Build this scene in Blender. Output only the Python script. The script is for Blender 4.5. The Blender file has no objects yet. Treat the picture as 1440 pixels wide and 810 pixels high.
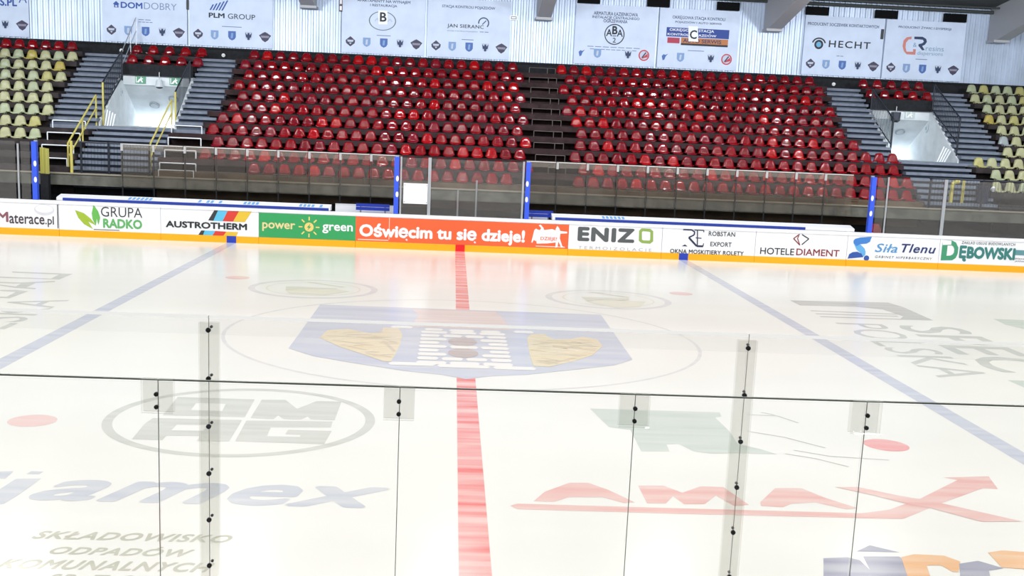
import bpy, bmesh, math, random
from mathutils import Vector, Matrix
random.seed(7)
C = bpy.context.scene.collection
SC = bpy.context.scene

# ---------------------------------------------------------------- camera
cam = bpy.data.cameras.new('camera'); cam_ob = bpy.data.objects.new('camera', cam); C.objects.link(cam_ob)
cam.lens = 39.663; cam.sensor_width = 36; cam.shift_y = 65 / 1440; cam.clip_start = .05; cam.clip_end = 200
cam_ob.matrix_world = Matrix(((0.997776, -0.033717, -0.057502, -0.32805),
                              (-0.050488, 0.180994, -0.982187, -21.38953),
                              (0.043524, 0.982906, 0.178889, 3.96474), (0, 0, 0, 1)))
SC.camera = cam_ob
# ---------------------------------------------------------------- world, hall and fill lamps, exposure
SC.view_settings.view_transform = 'Standard'; SC.view_settings.look = 'None'
SC.view_settings.gamma = 1; SC.view_settings.use_curve_mapping = False
SC.view_settings.exposure = 0.0
w = bpy.data.worlds.new('world'); SC.world = w; w.use_nodes = True
w.node_tree.nodes['Background'].inputs[0].default_value = (.86, .93, 1, 1)
w.node_tree.nodes['Background'].inputs[1].default_value = .45
def area(name, loc, size, power, col=(1, .985, .95), rot=(0, 0, 0), spread=180):
    l = bpy.data.lights.new(name, 'AREA'); l.shape = 'RECTANGLE'; l.size, l.size_y = size
    l.energy = power; l.color = col; l.spread = math.radians(spread)
    o = bpy.data.objects.new(name, l); C.objects.link(o); o.location = loc; o.rotation_euler = rot; return o
for lx in (-24, -18, -12, -6, 0, 6, 12, 18, 24):                       # lamp rows over the ice; nearest row added to brighten the near glass
    for ly, pw in ((-19, 215), (-9, 250), (0, 250), (9, 250)):
        area('hall_and_fill_lamp', (lx, ly, 9.6), (1.3, .4), pw)
FILLS = [(x, 8.6) for x in (-21, -15, -9, -3, 3, 9, 15, 21)]
for lx, lz in FILLS:                                    # added unseen fill lights to brighten the stand and back wall
    area('stand_fill', (lx, 11.5, lz), (1.0, .45), 350, (.90, .95, 1), (math.radians(78), 0, 0), 150)

# ---------------------------------------------------------------- materials
def lin(c):
    return tuple(((v/255/12.92) if v/255 <= .04045 else ((v/255+.055)/1.055)**2.4) for v in c)
def rgba(c): return lin(c) + (1,)
MATS = {}
def mat(name, col, rough=.5, metal=0., spec=.5, noise=0., nscale=8., stretch=(1, 1, 1), col2=None, bump=0.):
    if name in MATS: return MATS[name]
    m = bpy.data.materials.new(name); m.use_nodes = True; nt = m.node_tree; b = nt.nodes['Principled BSDF']
    b.inputs['Base Color'].default_value = rgba(col); b.inputs['Roughness'].default_value = rough
    b.inputs['Metallic'].default_value = metal; b.inputs['Specular IOR Level'].default_value = spec
    if noise or col2:
        tc = nt.nodes.new('ShaderNodeTexCoord'); mp = nt.nodes.new('ShaderNodeMapping'); mp.inputs['Scale'].default_value = stretch
        nz = nt.nodes.new('ShaderNodeTexNoise'); nz.inputs['Scale'].default_value = nscale; nz.inputs['Detail'].default_value = 5
        rp = nt.nodes.new('ShaderNodeValToRGB'); c2 = col2 or tuple(max(0, v*(1-noise)) for v in col)
        rp.color_ramp.elements[0].position = .34; rp.color_ramp.elements[1].position = .66
        rp.color_ramp.elements[0].color = rgba(c2); rp.color_ramp.elements[1].color = rgba(col)
        nt.links.new(tc.outputs['Object'], mp.inputs['Vector']); nt.links.new(mp.outputs[0], nz.inputs['Vector'])
        nt.links.new(nz.outputs[0], rp.inputs[0]); nt.links.new(rp.outputs[0], b.inputs['Base Color'])
        if bump:
            bp = nt.nodes.new('ShaderNodeBump'); bp.inputs['Strength'].default_value = bump; bp.inputs['Distance'].default_value = .01
            nt.links.new(nz.outputs[0], bp.inputs['Height']); nt.links.new(bp.outputs[0], b.inputs['Normal'])
    MATS[name] = m; return m
def glass(name, tint=(.97, .985, .98), haze=.05, hazecol=(.8, .82, .82), refl=1.0):
    if name in MATS: return MATS[name]
    m = bpy.data.materials.new(name); m.use_nodes = True; nt = m.node_tree; nt.nodes.clear()
    out = nt.nodes.new('ShaderNodeOutputMaterial'); tr = nt.nodes.new('ShaderNodeBsdfTransparent'); tr.inputs[0].default_value = tint + (1,)
    df = nt.nodes.new('ShaderNodeBsdfDiffuse'); df.inputs[0].default_value = hazecol + (1,)
    gl = nt.nodes.new('ShaderNodeBsdfGlossy'); gl.inputs['Roughness'].default_value = .02
    m1 = nt.nodes.new('ShaderNodeMixShader'); m1.inputs[0].default_value = haze
    m2 = nt.nodes.new('ShaderNodeMixShader'); fr = nt.nodes.new('ShaderNodeFresnel'); fr.inputs[0].default_value = 1.45
    mu = nt.nodes.new('ShaderNodeMath'); mu.operation = 'MULTIPLY'; mu.inputs[1].default_value = refl
    nt.links.new(tr.outputs[0], m1.inputs[1]); nt.links.new(df.outputs[0], m1.inputs[2])
    nt.links.new(fr.outputs[0], mu.inputs[0]); nt.links.new(mu.outputs[0], m2.inputs[0])
    nt.links.new(m1.outputs[0], m2.inputs[1]); nt.links.new(gl.outputs[0], m2.inputs[2]); nt.links.new(m2.outputs[0], out.inputs[0])
    MATS[name] = m; return m
def paint(name, col, fade=.45, scale=1.6, pale=.42):             # paint under scraped ice: streaks of frost run across it
    if name in MATS: return MATS[name]
    ice = (246, 245, 240); col = tuple(a*(1-pale)+b*pale for a, b in zip(col, ice)); c2 = tuple(a*(1-fade)+b*fade for a, b in zip(col, ice))
    return mat(name, col, .2, 0, .2, nscale=scale, stretch=(.35, 3.2, 1), col2=c2)

# ---------------------------------------------------------------- mesh builder and object helpers
def origin_of(o):
    v = Vector((0, 0, 0))
    while o is not None: v += o.location; o = o.parent
    return v
class MB:
    def __init__(s): s.bm = bmesh.new()
    def face(s, pts, mi=0):
        f = s.bm.faces.new([s.bm.verts.new(p) for p in pts]); f.material_index = mi; return f
    def box(s, x0, x1, y0, y1, z0, z1, mi=0):
        v = [s.bm.verts.new((x, y, z)) for x in (x0, x1) for y in (y0, y1) for z in (z0, z1)]
        for q in ((0, 1, 3, 2), (4, 6, 7, 5), (0, 4, 5, 1), (2, 3, 7, 6), (0, 2, 6, 4), (1, 5, 7, 3)):
            s.bm.faces.new([v[i] for i in q]).material_index = mi
        return s
    def prism(s, poly, d, mi=0):                       # poly: closed 3-D outline, d: extrusion vector
        d = Vector(d); a = [s.bm.verts.new(p) for p in poly]; b = [s.bm.verts.new(Vector(p)+d) for p in poly]; n = len(a)
        s.bm.faces.new(a).material_index = mi; s.bm.faces.new(b[::-1]).material_index = mi
        for i in range(n): s.bm.faces.new((a[i], b[i], b[(i+1) % n], a[(i+1) % n])).material_index = mi
        return s
    def tube(s, p, q, r, seg=8, mi=0, r2=None):
        p, q = Vector(p), Vector(q); d = (q-p).normalized(); u = d.orthogonal().normalized(); v = d.cross(u); r2 = r if r2 is None else r2
        A = [s.bm.verts.new(p+(u*math.cos(t)+v*math.sin(t))*r) for t in [2*math.pi*i/seg for i in range(seg)]]
        B = [s.bm.verts.new(q+(u*math.cos(t)+v*math.sin(t))*r2) for t in [2*math.pi*i/seg for i in range(seg)]]
        for i in range(seg): s.bm.faces.new((A[i], A[(i+1) % seg], B[(i+1) % seg], B[i])).material_index = mi
        s.bm.faces.new(A[::-1]).material_index = mi; s.bm.faces.new(B).material_index = mi
        return s
    def path(s, pts, r, seg=8, mi=0):
        for a, b in zip(pts, pts[1:]): s.tube(a, b, r, seg, mi)
        return s
    def ball(s, c, r, mi=0, sc=(1, 1, 1)):
        g = bmesh.ops.create_icosphere(s.bm, subdivisions=2, radius=r, matrix=Matrix.Translation(c) @ Matrix.Diagonal(sc+(1,)))
        for f in {f for v in g['verts'] for f in v.link_faces}: f.material_index = mi
        return s
    def build(s, name, mats, parent=None, smooth=False, **props):
        o = bpy.data.objects.new(name, bpy.data.meshes.new(name)); C.objects.link(o)
        bmesh.ops.recalc_face_normals(s.bm, faces=s.bm.faces)
        if parent is not None:
            o.parent = parent; bmesh.ops.translate(s.bm, verts=s.bm.verts, vec=-origin_of(parent))
        for f in s.bm.faces: f.smooth = smooth
        s.bm.to_mesh(o.data); s.bm.free()
        for m in (mats if isinstance(mats, (list, tuple)) else [mats]): o.data.materials.append(m)
        for k, v in props.items(): o[k] = v
        return o
def tag(o, label, cat, group=None):
    o['label'] = label; o['category'] = cat
    if group: o['group'] = group
    return o
def thing(name, label, cat, loc, group=None):
    o = bpy.data.objects.new(name, None); C.objects.link(o); o.location = loc; o.empty_display_size = .2
    return tag(o, label, cat, group)
def struct(o): o['kind'] = 'structure'; return o

# planes on which flat things are laid: (a, b, height) -> 3-D point
def on_ice(a, b, h): return (a, b, h)
def on_board(a, b, h): return (a, 14.965-h, b)
def on_wall(a, b, h): return (a, 25.40-h, b)
_tc = {}
def glyphs(body, bold=0., shear=0., space=1.):
    key = (body, bold, shear, space)
    if key not in _tc:
        c = bpy.data.curves.new('t', 'FONT'); c.body = body; c.offset = bold; c.shear = shear; c.space_character = space; c.resolution_u = 3
        o = bpy.data.objects.new('t', c); C.objects.link(o); bpy.context.view_layer.update()
        me = bpy.data.meshes.new_from_object(o.evaluated_get(bpy.context.evaluated_depsgraph_get()))
        vs = [tuple(v.co[:2]) for v in me.vertices]; fs = [tuple(p.vertices) for p in me.polygons]
        bpy.data.objects.remove(o); bpy.data.curves.remove(c); bpy.data.meshes.remove(me)
        xs = [v[0] for v in vs]; ys = [v[1] for v in vs]; x0, x1, y0, y1 = min(xs), max(xs), min(ys), max(ys)
        _tc[key] = ([((x-x0)/(x1-x0), (y-y0)/(y1-y0)) for x, y in vs], fs, x1-x0, y1-y0)
    return _tc[key]
class Flat(MB):                                        # flat prints: polygons, rings, discs and lettering on one plane
    def __init__(s, plane, h=.004): super().__init__(); s.pl = plane; s.h = h; s.n = 0
    def poly(s, pts, mi=0, dh=0.):
        n = []
        for p in pts:
            if not n or (abs(p[0]-n[-1][0])+abs(p[1]-n[-1][1])) > 1e-5: n.append(p)
        s.n += 1; e = 3e-5*(s.n % 20)                  # each print a hair above the one before
        s.face([s.pl(a, b, s.h+dh+e) for a, b in n], mi); return s
    def ring(s, outer, inner, mi=0, dh=0.):
        O = [s.bm.verts.new(s.pl(a, b, s.h+dh)) for a, b in outer]; I = [s.bm.verts.new(s.pl(a, b, s.h+dh)) for a, b in inner]; n = len(O)
        for i in range(n): s.bm.faces.new((O[i], O[(i+1) % n], I[(i+1) % n], I[i])).material_index = mi
        return s
    def circle(s, c, rx, ry=None, mi=0, dh=0., n=32, t0=0, t1=360):
        ry = ry or rx; s.poly([(c[0]+rx*math.cos(math.radians(t0+(t1-t0)*i/n)), c[1]+ry*math.sin(math.radians(t0+(t1-t0)*i/n))) for i in range(n)], mi, dh); return s
    def annulus(s, c, r, wd, mi=0, dh=0., n=64, ry=None, t0=0, t1=360):
        k = (ry or r)/r; full = abs(t1-t0) >= 360; N = n if full else n+1
        P = [math.radians(t0+(t1-t0)*i/n) for i in range(N)]
        O = [s.bm.verts.new(s.pl(c[0]+(r+wd/2)*math.cos(t), c[1]+(r+wd/2)*k*math.sin(t), s.h+dh)) for t in P]
        I = [s.bm.verts.new(s.pl(c[0]+(r-wd/2)*math.cos(t), c[1]+(r-wd/2)*k*math.sin(t), s.h+dh)) for t in P]
        for i in range(N if full else N-1):
            j = (i+1) % N; s.bm.faces.new((O[i], O[j], I[j], I[i])).material_index = mi
        return s
    def stroke(s, pts, wd, mi=0, dh=0.):
        for (a, b), (c, d) in zip(pts, pts[1:]):
            L = math.hypot(c-a, d-b) or 1; nx, ny = -(d-b)/L*wd/2, (c-a)/L*wd/2
            s.poly([(a+nx, b+ny), (a-nx, b-ny), (c-nx, d-ny), (c+nx, d+ny)], mi, dh)
        return s
    def rect(s, x0, x1, z0, z1, mi=0, dh=0.): return s.poly([(x0, z0), (x1, z0), (x1, z1), (x0, z1)], mi, dh)
    def text(s, body, bl, tl, br, bold=0., shear=0., space=1., mi=0, dh=0., rot=0):
        vs, fs, ew, eh = glyphs(body, min(bold, 0), shear, space)
        if rot == 0: X0 = (bl[0]+tl[0])/2; X1 = br[0]; z0 = bl[1]; z1 = tl[1]; f = lambda u, v: (X0+(X1-X0)*u, z0+(z1-z0)*v)
        else: f = lambda u, v: (bl[0]+(tl[0]-bl[0])*v+(br[0]-bl[0])*u, bl[1]+(tl[1]-bl[1])*v+(br[1]-bl[1])*u)
        b = max(bold, 0); bu, bv = b/ew, b/eh            # heavier weight: the outline overprinted around itself
        for k, (du, dv) in enumerate(((0, 0), (-bu, 0), (bu, 0), (0, -bv), (0, bv), (-bu*.7, -bv*.7), (bu*.7, bv*.7), (-bu*.7, bv*.7), (bu*.7, -bv*.7)) if b else ((0, 0),)):
            V = [s.bm.verts.new(s.pl(*f((u*(1-2*bu)+bu+du), (v*(1-2*bv)+bv+dv)), s.h+dh+k*2e-5)) for u, v in vs]
            for q in fs:
                try: s.bm.faces.new([V[i] for i in q]).material_index = mi
                except ValueError: pass
        return s
ORD = ['', 'first', 'second', 'third', 'fourth', 'fifth', 'sixth', 'seventh', 'eighth', 'ninth', 'tenth', 'eleventh', 'twelfth', 'thirteenth',
       'fourteenth', 'fifteenth', 'sixteenth', 'seventeenth', 'eighteenth', 'nineteenth', 'twentieth', 'twenty-first', 'twenty-second', 'twenty-third', 'twenty-fourth', 'twenty-fifth']

# ---------------------------------------------------------------- palette
M_ice = mat('ice', (248, 247, 243), .19, 0, .2, nscale=.35, stretch=(.6, 1.6, 1), col2=(243, 243, 238))
M_white = mat('white_board', (240, 241, 246), .35)
M_yellow = mat('kick_yellow', (245, 172, 10), .4)
M_conc = mat('dark_concrete', (60, 53, 55), .85, 0, .2, noise=.3, nscale=3)
M_concr = mat('red_reflection_concrete', (60, 44, 46), .85, 0, .2, noise=.3, nscale=3)  # concrete darkened and reddened for the reflection of the red seats
M_concg = mat('green_grey_concrete', (112, 112, 104), .85, 0, .2, noise=.25, nscale=2.5)
M_brown = mat('brown_reflection_concrete', (104, 88, 72), .8, 0, .2, noise=.25, nscale=3, stretch=(.4, 1, 1))  # brown of a reflected tint painted into the concrete colour
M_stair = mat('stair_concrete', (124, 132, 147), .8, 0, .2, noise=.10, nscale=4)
M_dark = mat('dark_and_shadow_grey', (38, 40, 44), .8, 0, .2, noise=.2)  # own dark grey of trim and posts, painted shade on the recess wall
M_floor = mat('rubber_floor', (52, 58, 62), .8, 0, .2, noise=.2)
M_vom = mat('white_plaster', (226, 232, 236), .7, 0, .2, noise=.06, nscale=2)
M_wall = mat('corrugated_steel', (204, 218, 240), .38, .25, .5, noise=.1, nscale=1.3, stretch=(1.2, 1, .5))
M_beam = mat('girder_grey', (176, 178, 183), .6)
M_roof = mat('roof_dark', (62, 66, 66), .8)
M_black = mat('black_plastic', (18, 19, 22), .45)
M_navy = mat('navy_ink', (34, 42, 74), .5)
M_ink = mat('black_ink', (38, 44, 48), .5)
M_blue = mat('royal_blue', (34, 62, 178), .4)
M_postblue = mat('post_blue', (52, 88, 222), .4)
M_steel = mat('galvanised_steel', (188, 192, 198), .35, .6)
M_whitepaint = mat('white_paint', (225, 230, 236), .45)
M_railblk = mat('black_rail', (34, 39, 50), .45, .3)
M_vent = mat('vent_black', (9, 9, 11), .7, 0, .1)
M_railyel = mat('yellow_rail', (196, 184, 96), .5)
M_frame = mat('frame_dark_steel', (92, 84, 80), .5, .3)
M_banner = mat('banner_fabric', (214, 227, 250), .6, 0, .2, noise=.04, nscale=1.5)
G_far = glass('plexi_far', (.95, .96, .95), .07, (.60, .56, .54), .7)  # diffuse haze mixed in for reflections off the far glass
G_back = glass('plexi_bench', (.96, .95, .93), .05, (.58, .52, .46), .6)
G_near = glass('plexi_near', (.998, .998, .997), .004, (.9, .9, .9), .3)
G_strip = glass('plexi_strip', (.97, .97, .96), .035, (.85, .85, .84), .3)
G_band = glass('plexi_reflection', (.97, .97, .96), .16, (.72, .66, .62), .6)  # stronger haze, a reflection painted along the shield tops
G_sheen = glass('plexi_sheen', (1., 1., 1.), .03, (.97, .98, 1.), .5)  # faint white haze painting a reflection under the near top edge
E_dark = mat('glass_edge', (92, 100, 88), .3)
E_white = mat('lit_white_edge', (254, 254, 254), .2, 0, .8)  # white colour stands in for light caught on the edge
# ================================================================ STRUCTURE
# ice with its painted marks
XL, XR = -24., 26.
m = MB(); m.box(XL, XR, -15.3, 15., -.12, 0.); ice = struct(m.build('floor', M_ice))
m = MB(); m.box(XL, XR, 15.0, 31., -.12, -.001); struct(m.build('floor', M_floor))
m = MB(); m.box(XL, XR, -24., -15.3, -.12, -.001); struct(m.build('floor', M_floor))

P_red = paint('paint_red', (236, 62, 62), .75, 1.1, .32); P_blue = paint('paint_blue', (150, 160, 198), .4, 1.6, .5); P_dot = paint('paint_dot', (236, 172, 168), .5)
P_dotf = paint('paint_dot_red', (236, 110, 112), .4, 1.6, .38)
P_ring = paint('paint_ring', (206, 206, 212), .5); P_shield = paint('paint_shield', (172, 182, 212), .35, .8)
P_brick = paint('paint_brick', (250, 248, 246), .3); P_roof = paint('paint_roof', (206, 180, 180), .4); P_gold = paint('paint_gold', (230, 208, 158), .35, 2, .35)
P_goldd = paint('paint_gold_dark', (196, 174, 132), .3, 2); P_grey = paint('paint_grey', (184, 188, 180), .35); P_win = paint('paint_window', (150, 132, 134), .35)
P_slate = paint('paint_slate', (176, 184, 206), .4); P_olive = paint('paint_olive', (206, 206, 182), .35); P_green = paint('paint_green', (178, 196, 186), .35)
P_amax = paint('paint_amax', (228, 146, 140), .45, 1.6, .42); P_navy = paint('paint_navy', (138, 140, 166), .35, 1.6, .2); P_orange = paint('paint_orange', (238, 170, 110), .35, 1.6, .2)
P_pol = paint('paint_grey_green', (172, 178, 174), .3); P_cream = paint('paint_cream', (226, 222, 196), .3); P_dgrey = paint('paint_dark_grey', (160, 160, 158), .3)
def mark(name, fl, mats, label=None, parent=None):
    o = fl.build(name, mats, parent or ice)
    if label: o['label'] = label
    return o
H = .0015
mark('centre_line', Flat(on_ice, H).rect(-.15, .15, -15, 14.95), P_red, 'red centre line across the ice')
for s in (-1, 1):
    mark('blue_line', Flat(on_ice, H).rect(s*7.29-.15, s*7.29+.15, -15, 14.95), P_blue, 'pale blue line across the %s of the ice' % ('left' if s < 0 else 'right'))
    for q in (-1, 1):
        mark('faceoff_dot', Flat(on_ice, H).circle((s*5.62, q*7.0), .3), P_dotf if (s > 0 and q < 0) else P_dot, 'faded red faceoff dot')
mark('centre_circle', Flat(on_ice, H).annulus((0, 0), 4.5, .07, n=96), P_ring, 'thin grey centre circle')
# crest in the middle
f = Flat(on_ice, H*2)
f.poly([(-3.12, 3.2), (-3.1, -1.75), (-2.6, -2.35), (-1.9, -2.8), (-1., -3.3), (-.4, -3.5), (0, -3.78), (.4, -3.5), (1., -3.3), (1.9, -2.75), (2.6, -2.3), (3.0, -1.75), (3.06, 3.15)])
crest = mark('painted_crest', f, P_shield, 'blue grey crest with a white tower between two golden eagles')
f = Flat(on_ice, H*3)
f.poly([(-1.12, 3.1), (-.95, 2.2), (-1.05, .8), (.95, .8), (.85, 2.2), (.72, 3.05)])
mark('tower_roof', f, P_roof, 'faded red roof', crest)
f = Flat(on_ice, H*4)
for k in range(9):
    y = .42-k*.36
    n = 4 if k % 2 else 3
    for j in range(n):
        a = -.86+1.7*j/n+.02; b = -.86+1.7*(j+1)/n-.02
        if 1 < k < 4 or 4 < k < 7:
            if a < .28 and b > -.28: 
                if j in (0, n-1): b = min(b, -.3) if j == 0 else b; a = max(a, .3) if j == n-1 else a
                else: continue
        f.poly([(a+.05, y), (b-.05, y), (b, y-.1), (b-.04, y-.26), (a+.04, y-.26), (a, y-.1)])
for a, b, y in ((-1.45, -1.0, .86), (-.78, -.4, .72), (-.3, .22, .68), (.32, .74, .66), (.98, 1.4, .76), (-1.3, -.5, -2.62), (-.48, .42, -2.68), (.46, 1.2, -2.7)):
    f.poly([(a+.06, y), (b-.06, y), (b, y-.12), (b-.05, y-.26), (a+.05, y-.26), (a, y-.12)])
mark('tower_brick', f, P_brick, 'white bricks of the tower', crest)
f = Flat(on_ice, H*4)
for y in (-.22, -1.3): f.circle((-.03, y-.38), .27, .42)
mark('tower_window', f, P_win, 'dark arched windows', crest)
EL = [(-2.68,-0.66),(-2.63,0.13),(-2.24,0.32),(-1.80,-0.04),(-1.59,0.10),(-1.59,0.58),(-1.29,0.64),(-1.18,-0.02),(-1.18,-1.09),(-1.22,-2.08),(-1.26,-2.61),(-1.37,-2.63),(-1.71,-2.16),(-2.20,-1.52),(-2.51,-0.98)]
ER = [(1.22,0.05),(1.34,0.45),(1.59,0.50),(1.72,-0.05),(2.03,0.01),(2.35,0.35),(2.60,0.11),(2.61,-0.61),(2.30,-1.50),(1.95,-2.03),(1.43,-2.63),(1.16,-2.60),(1.16,-1.69),(1.20,-0.50)]
for E_, F_ in ((EL, [(-2.57,-0.46),(-1.84,-0.51),(-2.53,-0.81),(-1.65,-1.26),(-2.22,-1.28),(-1.54,-1.89),(-1.72,-2.00),(-1.28,-2.24),(-1.72,-0.30),(-1.25,-0.93),(-1.49,-0.80),(-1.24,-1.76)]),
               (ER, [(1.44,-0.46),(2.48,-0.28),(1.34,-1.00),(2.47,-0.89),(1.37,-1.49),(2.20,-1.52),(1.25,-2.14),(1.83,-2.05),(1.29,-0.66),(1.68,-0.42),(1.42,-2.41),(1.95,-1.80)])):
    e = mark('golden_eagle', Flat(on_ice, H*4).poly(E_), P_gold, 'golden half eagle', crest)
    f = Flat(on_ice, H*5)
    for i in range(0, len(F_), 2): f.stroke(F_[i:i+2], .07)
    def inside(p, P):
        c = False
        for (a, b), (a2, b2) in zip(P, P[1:]+P[:1]):
            if (b > p[1]) != (b2 > p[1]) and p[0] < (a2-a)*(p[1]-b)/(b2-b)+a: c = not c
        return c
    sx = 1 if E_ is ER else -1; xs = [p[0] for p in E_]; ys = [p[1] for p in E_]; rr = random.Random(5)
    for k in range(90):
        p = (rr.uniform(min(xs), max(xs)), rr.uniform(min(ys), max(ys))); L = rr.uniform(.18, .4); q = (p[0]+sx*L, p[1]-rr.uniform(.05, .2))
        if inside(p, E_) and inside(q, E_): f.stroke([p, q], rr.uniform(.03, .07), k % 2)
    mark('eagle_feather', f, [P_goldd, paint('paint_gold_light', (244, 230, 196), .3, 2)], 'darker and paler feather strokes', crest)
# two ghostly round logos behind the crest
for c, pts in (((-3.55, 5.56), 0), ((3.55, 5.56), 1)):
    f = Flat(on_ice, H); f.annulus(c, 1.45, .16, 0); f.annulus(c, 1.1, .04, 1)
    if pts == 0:
        f.poly([(-4.14,5.08),(-4.00,5.40),(-3.00,5.62),(-2.68,5.32),(-3.16,4.60),(-4.00,4.66)], 1, H)
        f.poly([(-4.23,5.73),(-3.95,5.80),(-3.01,5.73),(-3.00,5.60),(-3.89,5.43),(-4.14,5.08)], 2, 2*H)
        f.stroke([(-3.81,6.65),(-2.87,5.98)], .12, 2, H)
    else:
        f.poly([(2.98,4.95),(3.41,5.43),(4.45,5.39),(4.16,4.50),(3.55,4.19)], 1, H)
        f.poly([(2.92,5.79),(4.11,5.82),(4.04,5.48),(3.26,5.35),(2.98,5.05)], 2, 2*H)
        f.stroke([(3.27,6.68),(4.13,5.98)], .14, 2, H)
    mark('painted_logo', f, [P_ring, P_cream, P_olive], 'pale round logo with an olive boat shape, %s of the two behind the crest' % ('left' if pts == 0 else 'right'))
# ellipse logo with four block letters
f = Flat(on_ice, H); f.annulus((-3.02, -6.62), 1.7, .13, n=72)
f.ring([(-4.13,-5.51),(-3.04,-5.52),(-3.00,-6.52),(-4.08,-6.54)], [(-3.80,-5.83),(-3.39,-5.82),(-3.36,-6.22),(-3.78,-6.22)])
f.poly([(-2.94,-5.53),(-2.61,-5.49),(-2.38,-5.98),(-2.16,-5.51),(-1.81,-5.50),(-1.80,-6.54),(-2.12,-6.54),(-2.18,-6.39),(-2.25,-6.56),(-2.48,-6.56),(-2.58,-6.38),(-2.61,-6.58),(-2.92,-6.56)])
f.poly([(-4.17,-6.70),(-3.01,-6.67),(-3.00,-6.94),(-4.20,-7.01)]); f.poly([(-4.20,-7.01),(-3.79,-6.99),(-3.79,-7.73),(-4.16,-7.73)])
f.poly([(-3.41,-6.96),(-3.00,-6.94),(-2.98,-7.70),(-3.37,-7.74)]); f.poly([(-3.79,-7.27),(-3.31,-7.25),(-3.31,-7.49),(-3.80,-7.53)])
f.poly([(-2.95,-6.69),(-1.82,-6.61),(-1.81,-6.91),(-2.58,-7.00),(-2.56,-7.42),(-2.15,-7.41),(-2.15,-7.32),(-2.35,-7.31),(-2.34,-7.09),(-1.78,-7.09),(-1.81,-7.71),(-2.91,-7.69)])
mark('painted_logo', f, P_grey, 'grey green block letters in a thin oval')
f = Flat(on_ice, H)
f.text('amex', (-4.50,-10.07), (-4.70,-9.35), (-0.89,-9.98), .025, .35, 1.05)
f.poly([(-4.94,-9.38),(-4.68,-9.35),(-4.72,-9.96),(-4.76,-10.21),(-5.21,-10.24),(-5.22,-10.09),(-4.99,-9.98)]); f.poly([(-4.88,-9.10),(-4.74,-9.11),(-4.76,-9.21),(-4.89,-9.21)])
f.poly([(-5.43,-9.17),(-5.06,-9.12),(-5.05,-9.39),(-5.36,-9.41)])
mark('painted_lettering', f, P_slate, 'wide blue grey slanted lettering')
f = Flat(on_ice, H)
f.text('SKŁADOWISKO', (-4.14,-11.14), (-4.17,-10.93), (-2.31,-11.12), .03, .3, 1.1); f.text('ODPADÓW', (-3.85,-11.51), (-3.89,-11.28), (-2.59,-11.50), .03, .3, 1.1)
f.text('KOMUNALNYCH', (-4.18,-11.86), (-4.21,-11.64), (-2.34,-11.85), .03, .3, 1.1); f.text('SP. Z O.O.', (-3.67,-12.19), (-3.72,-11.96), (-2.66,-12.20), .012, .3, 1.1)
mark('painted_lettering', f, paint('paint_olive_dark', (176, 176, 156), .35, 1.6, .3), 'three lines of small olive grey capitals')
f = Flat(on_ice, H)
f.poly([(1.79,-5.46),(3.71,-5.46),(3.68,-5.72),(3.57,-5.77),(3.60,-6.52),(3.56,-7.15),(3.81,-7.38),(3.96,-7.59),(3.46,-7.60),(3.09,-7.65),(2.88,-7.57),(2.75,-7.23),(2.58,-7.28),(2.56,-7.60),(2.19,-7.64),(2.21,-6.60),(1.93,-6.49)])
for P in ([(3.86,-6.49),(4.30,-6.75),(4.71,-7.23)], [(4.07,-7.56),(4.41,-7.74),(4.73,-8.07)], [(4.24,-7.38),(4.64,-7.62),(5.38,-7.72)], [(4.09,-5.55),(4.54,-5.57),(4.74,-5.95)], [(4.35,-5.38),(4.52,-5.53)]): f.stroke(P, .035, 1)
mark('painted_logo', f, [P_green, P_dgrey], 'grey green block logo with thin swooshes')
f = Flat(on_ice, H)
f.poly([(0.67,-9.70),(0.82,-9.36),(1.13,-9.01),(1.35,-8.99),(1.54,-9.22),(1.79,-9.65),(1.66,-9.68),(1.45,-9.50),(1.07,-9.53),(0.90,-9.70)])
f.poly([(1.92,-9.05),(2.22,-9.03),(2.39,-9.27),(2.65,-9.02),(2.92,-9.02),(3.06,-9.63),(2.88,-9.69),(2.76,-9.34),(2.56,-9.65),(2.33,-9.67),(2.26,-9.40),(2.13,-9.66),(1.92,-9.67)])
f.poly([(3.21,-9.54),(3.53,-9.01),(3.85,-8.99),(4.02,-9.32),(4.28,-9.66),(4.13,-9.71),(3.85,-9.49),(3.56,-9.56),(3.42,-9.69),(3.19,-9.66)])
f.poly([(0.41,-9.86),(0.49,-9.79),(2.29,-9.81),(4.27,-9.82),(4.62,-9.68),(5.14,-9.27),(5.93,-8.50),(5.79,-8.41),(6.41,-8.31),(6.28,-8.82),(6.11,-8.80),(5.37,-9.38),(4.66,-9.98),(2.25,-9.99),(0.48,-9.97)])
f.poly([(4.27,-8.91),(4.56,-8.89),(4.91,-9.16),(5.25,-9.34),(5.99,-9.96),(5.52,-10.01),(5.14,-9.60),(4.94,-9.49),(4.62,-9.18)], 0, H)
mark('painted_logo', f, P_amax, 'pale red underlined lettering ending in an arrow')
f = Flat(on_ice, H)
f.poly([(3.39,-11.18),(3.64,-11.14),(3.74,-11.21),(3.75,-11.45),(3.81,-11.11),(4.18,-11.09),(4.19,-11.41),(4.07,-11.58),(3.97,-11.88),(3.15,-11.92)]); f.poly([(3.79,-10.98),(3.99,-10.80),(4.23,-10.98)])
f.poly([(4.19,-11.11),(4.36,-11.02),(4.65,-11.04),(4.75,-11.19),(4.61,-11.46),(4.55,-11.46),(4.51,-11.30),(4.36,-11.31),(4.29,-11.55),(4.22,-11.87),(3.98,-11.88)], 1, H)
f.poly([(4.71,-11.25),(4.94,-11.16),(5.11,-11.34),(4.93,-11.41),(4.88,-11.54),(4.76,-11.84),(4.46,-11.85)], 0, H)
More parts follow.
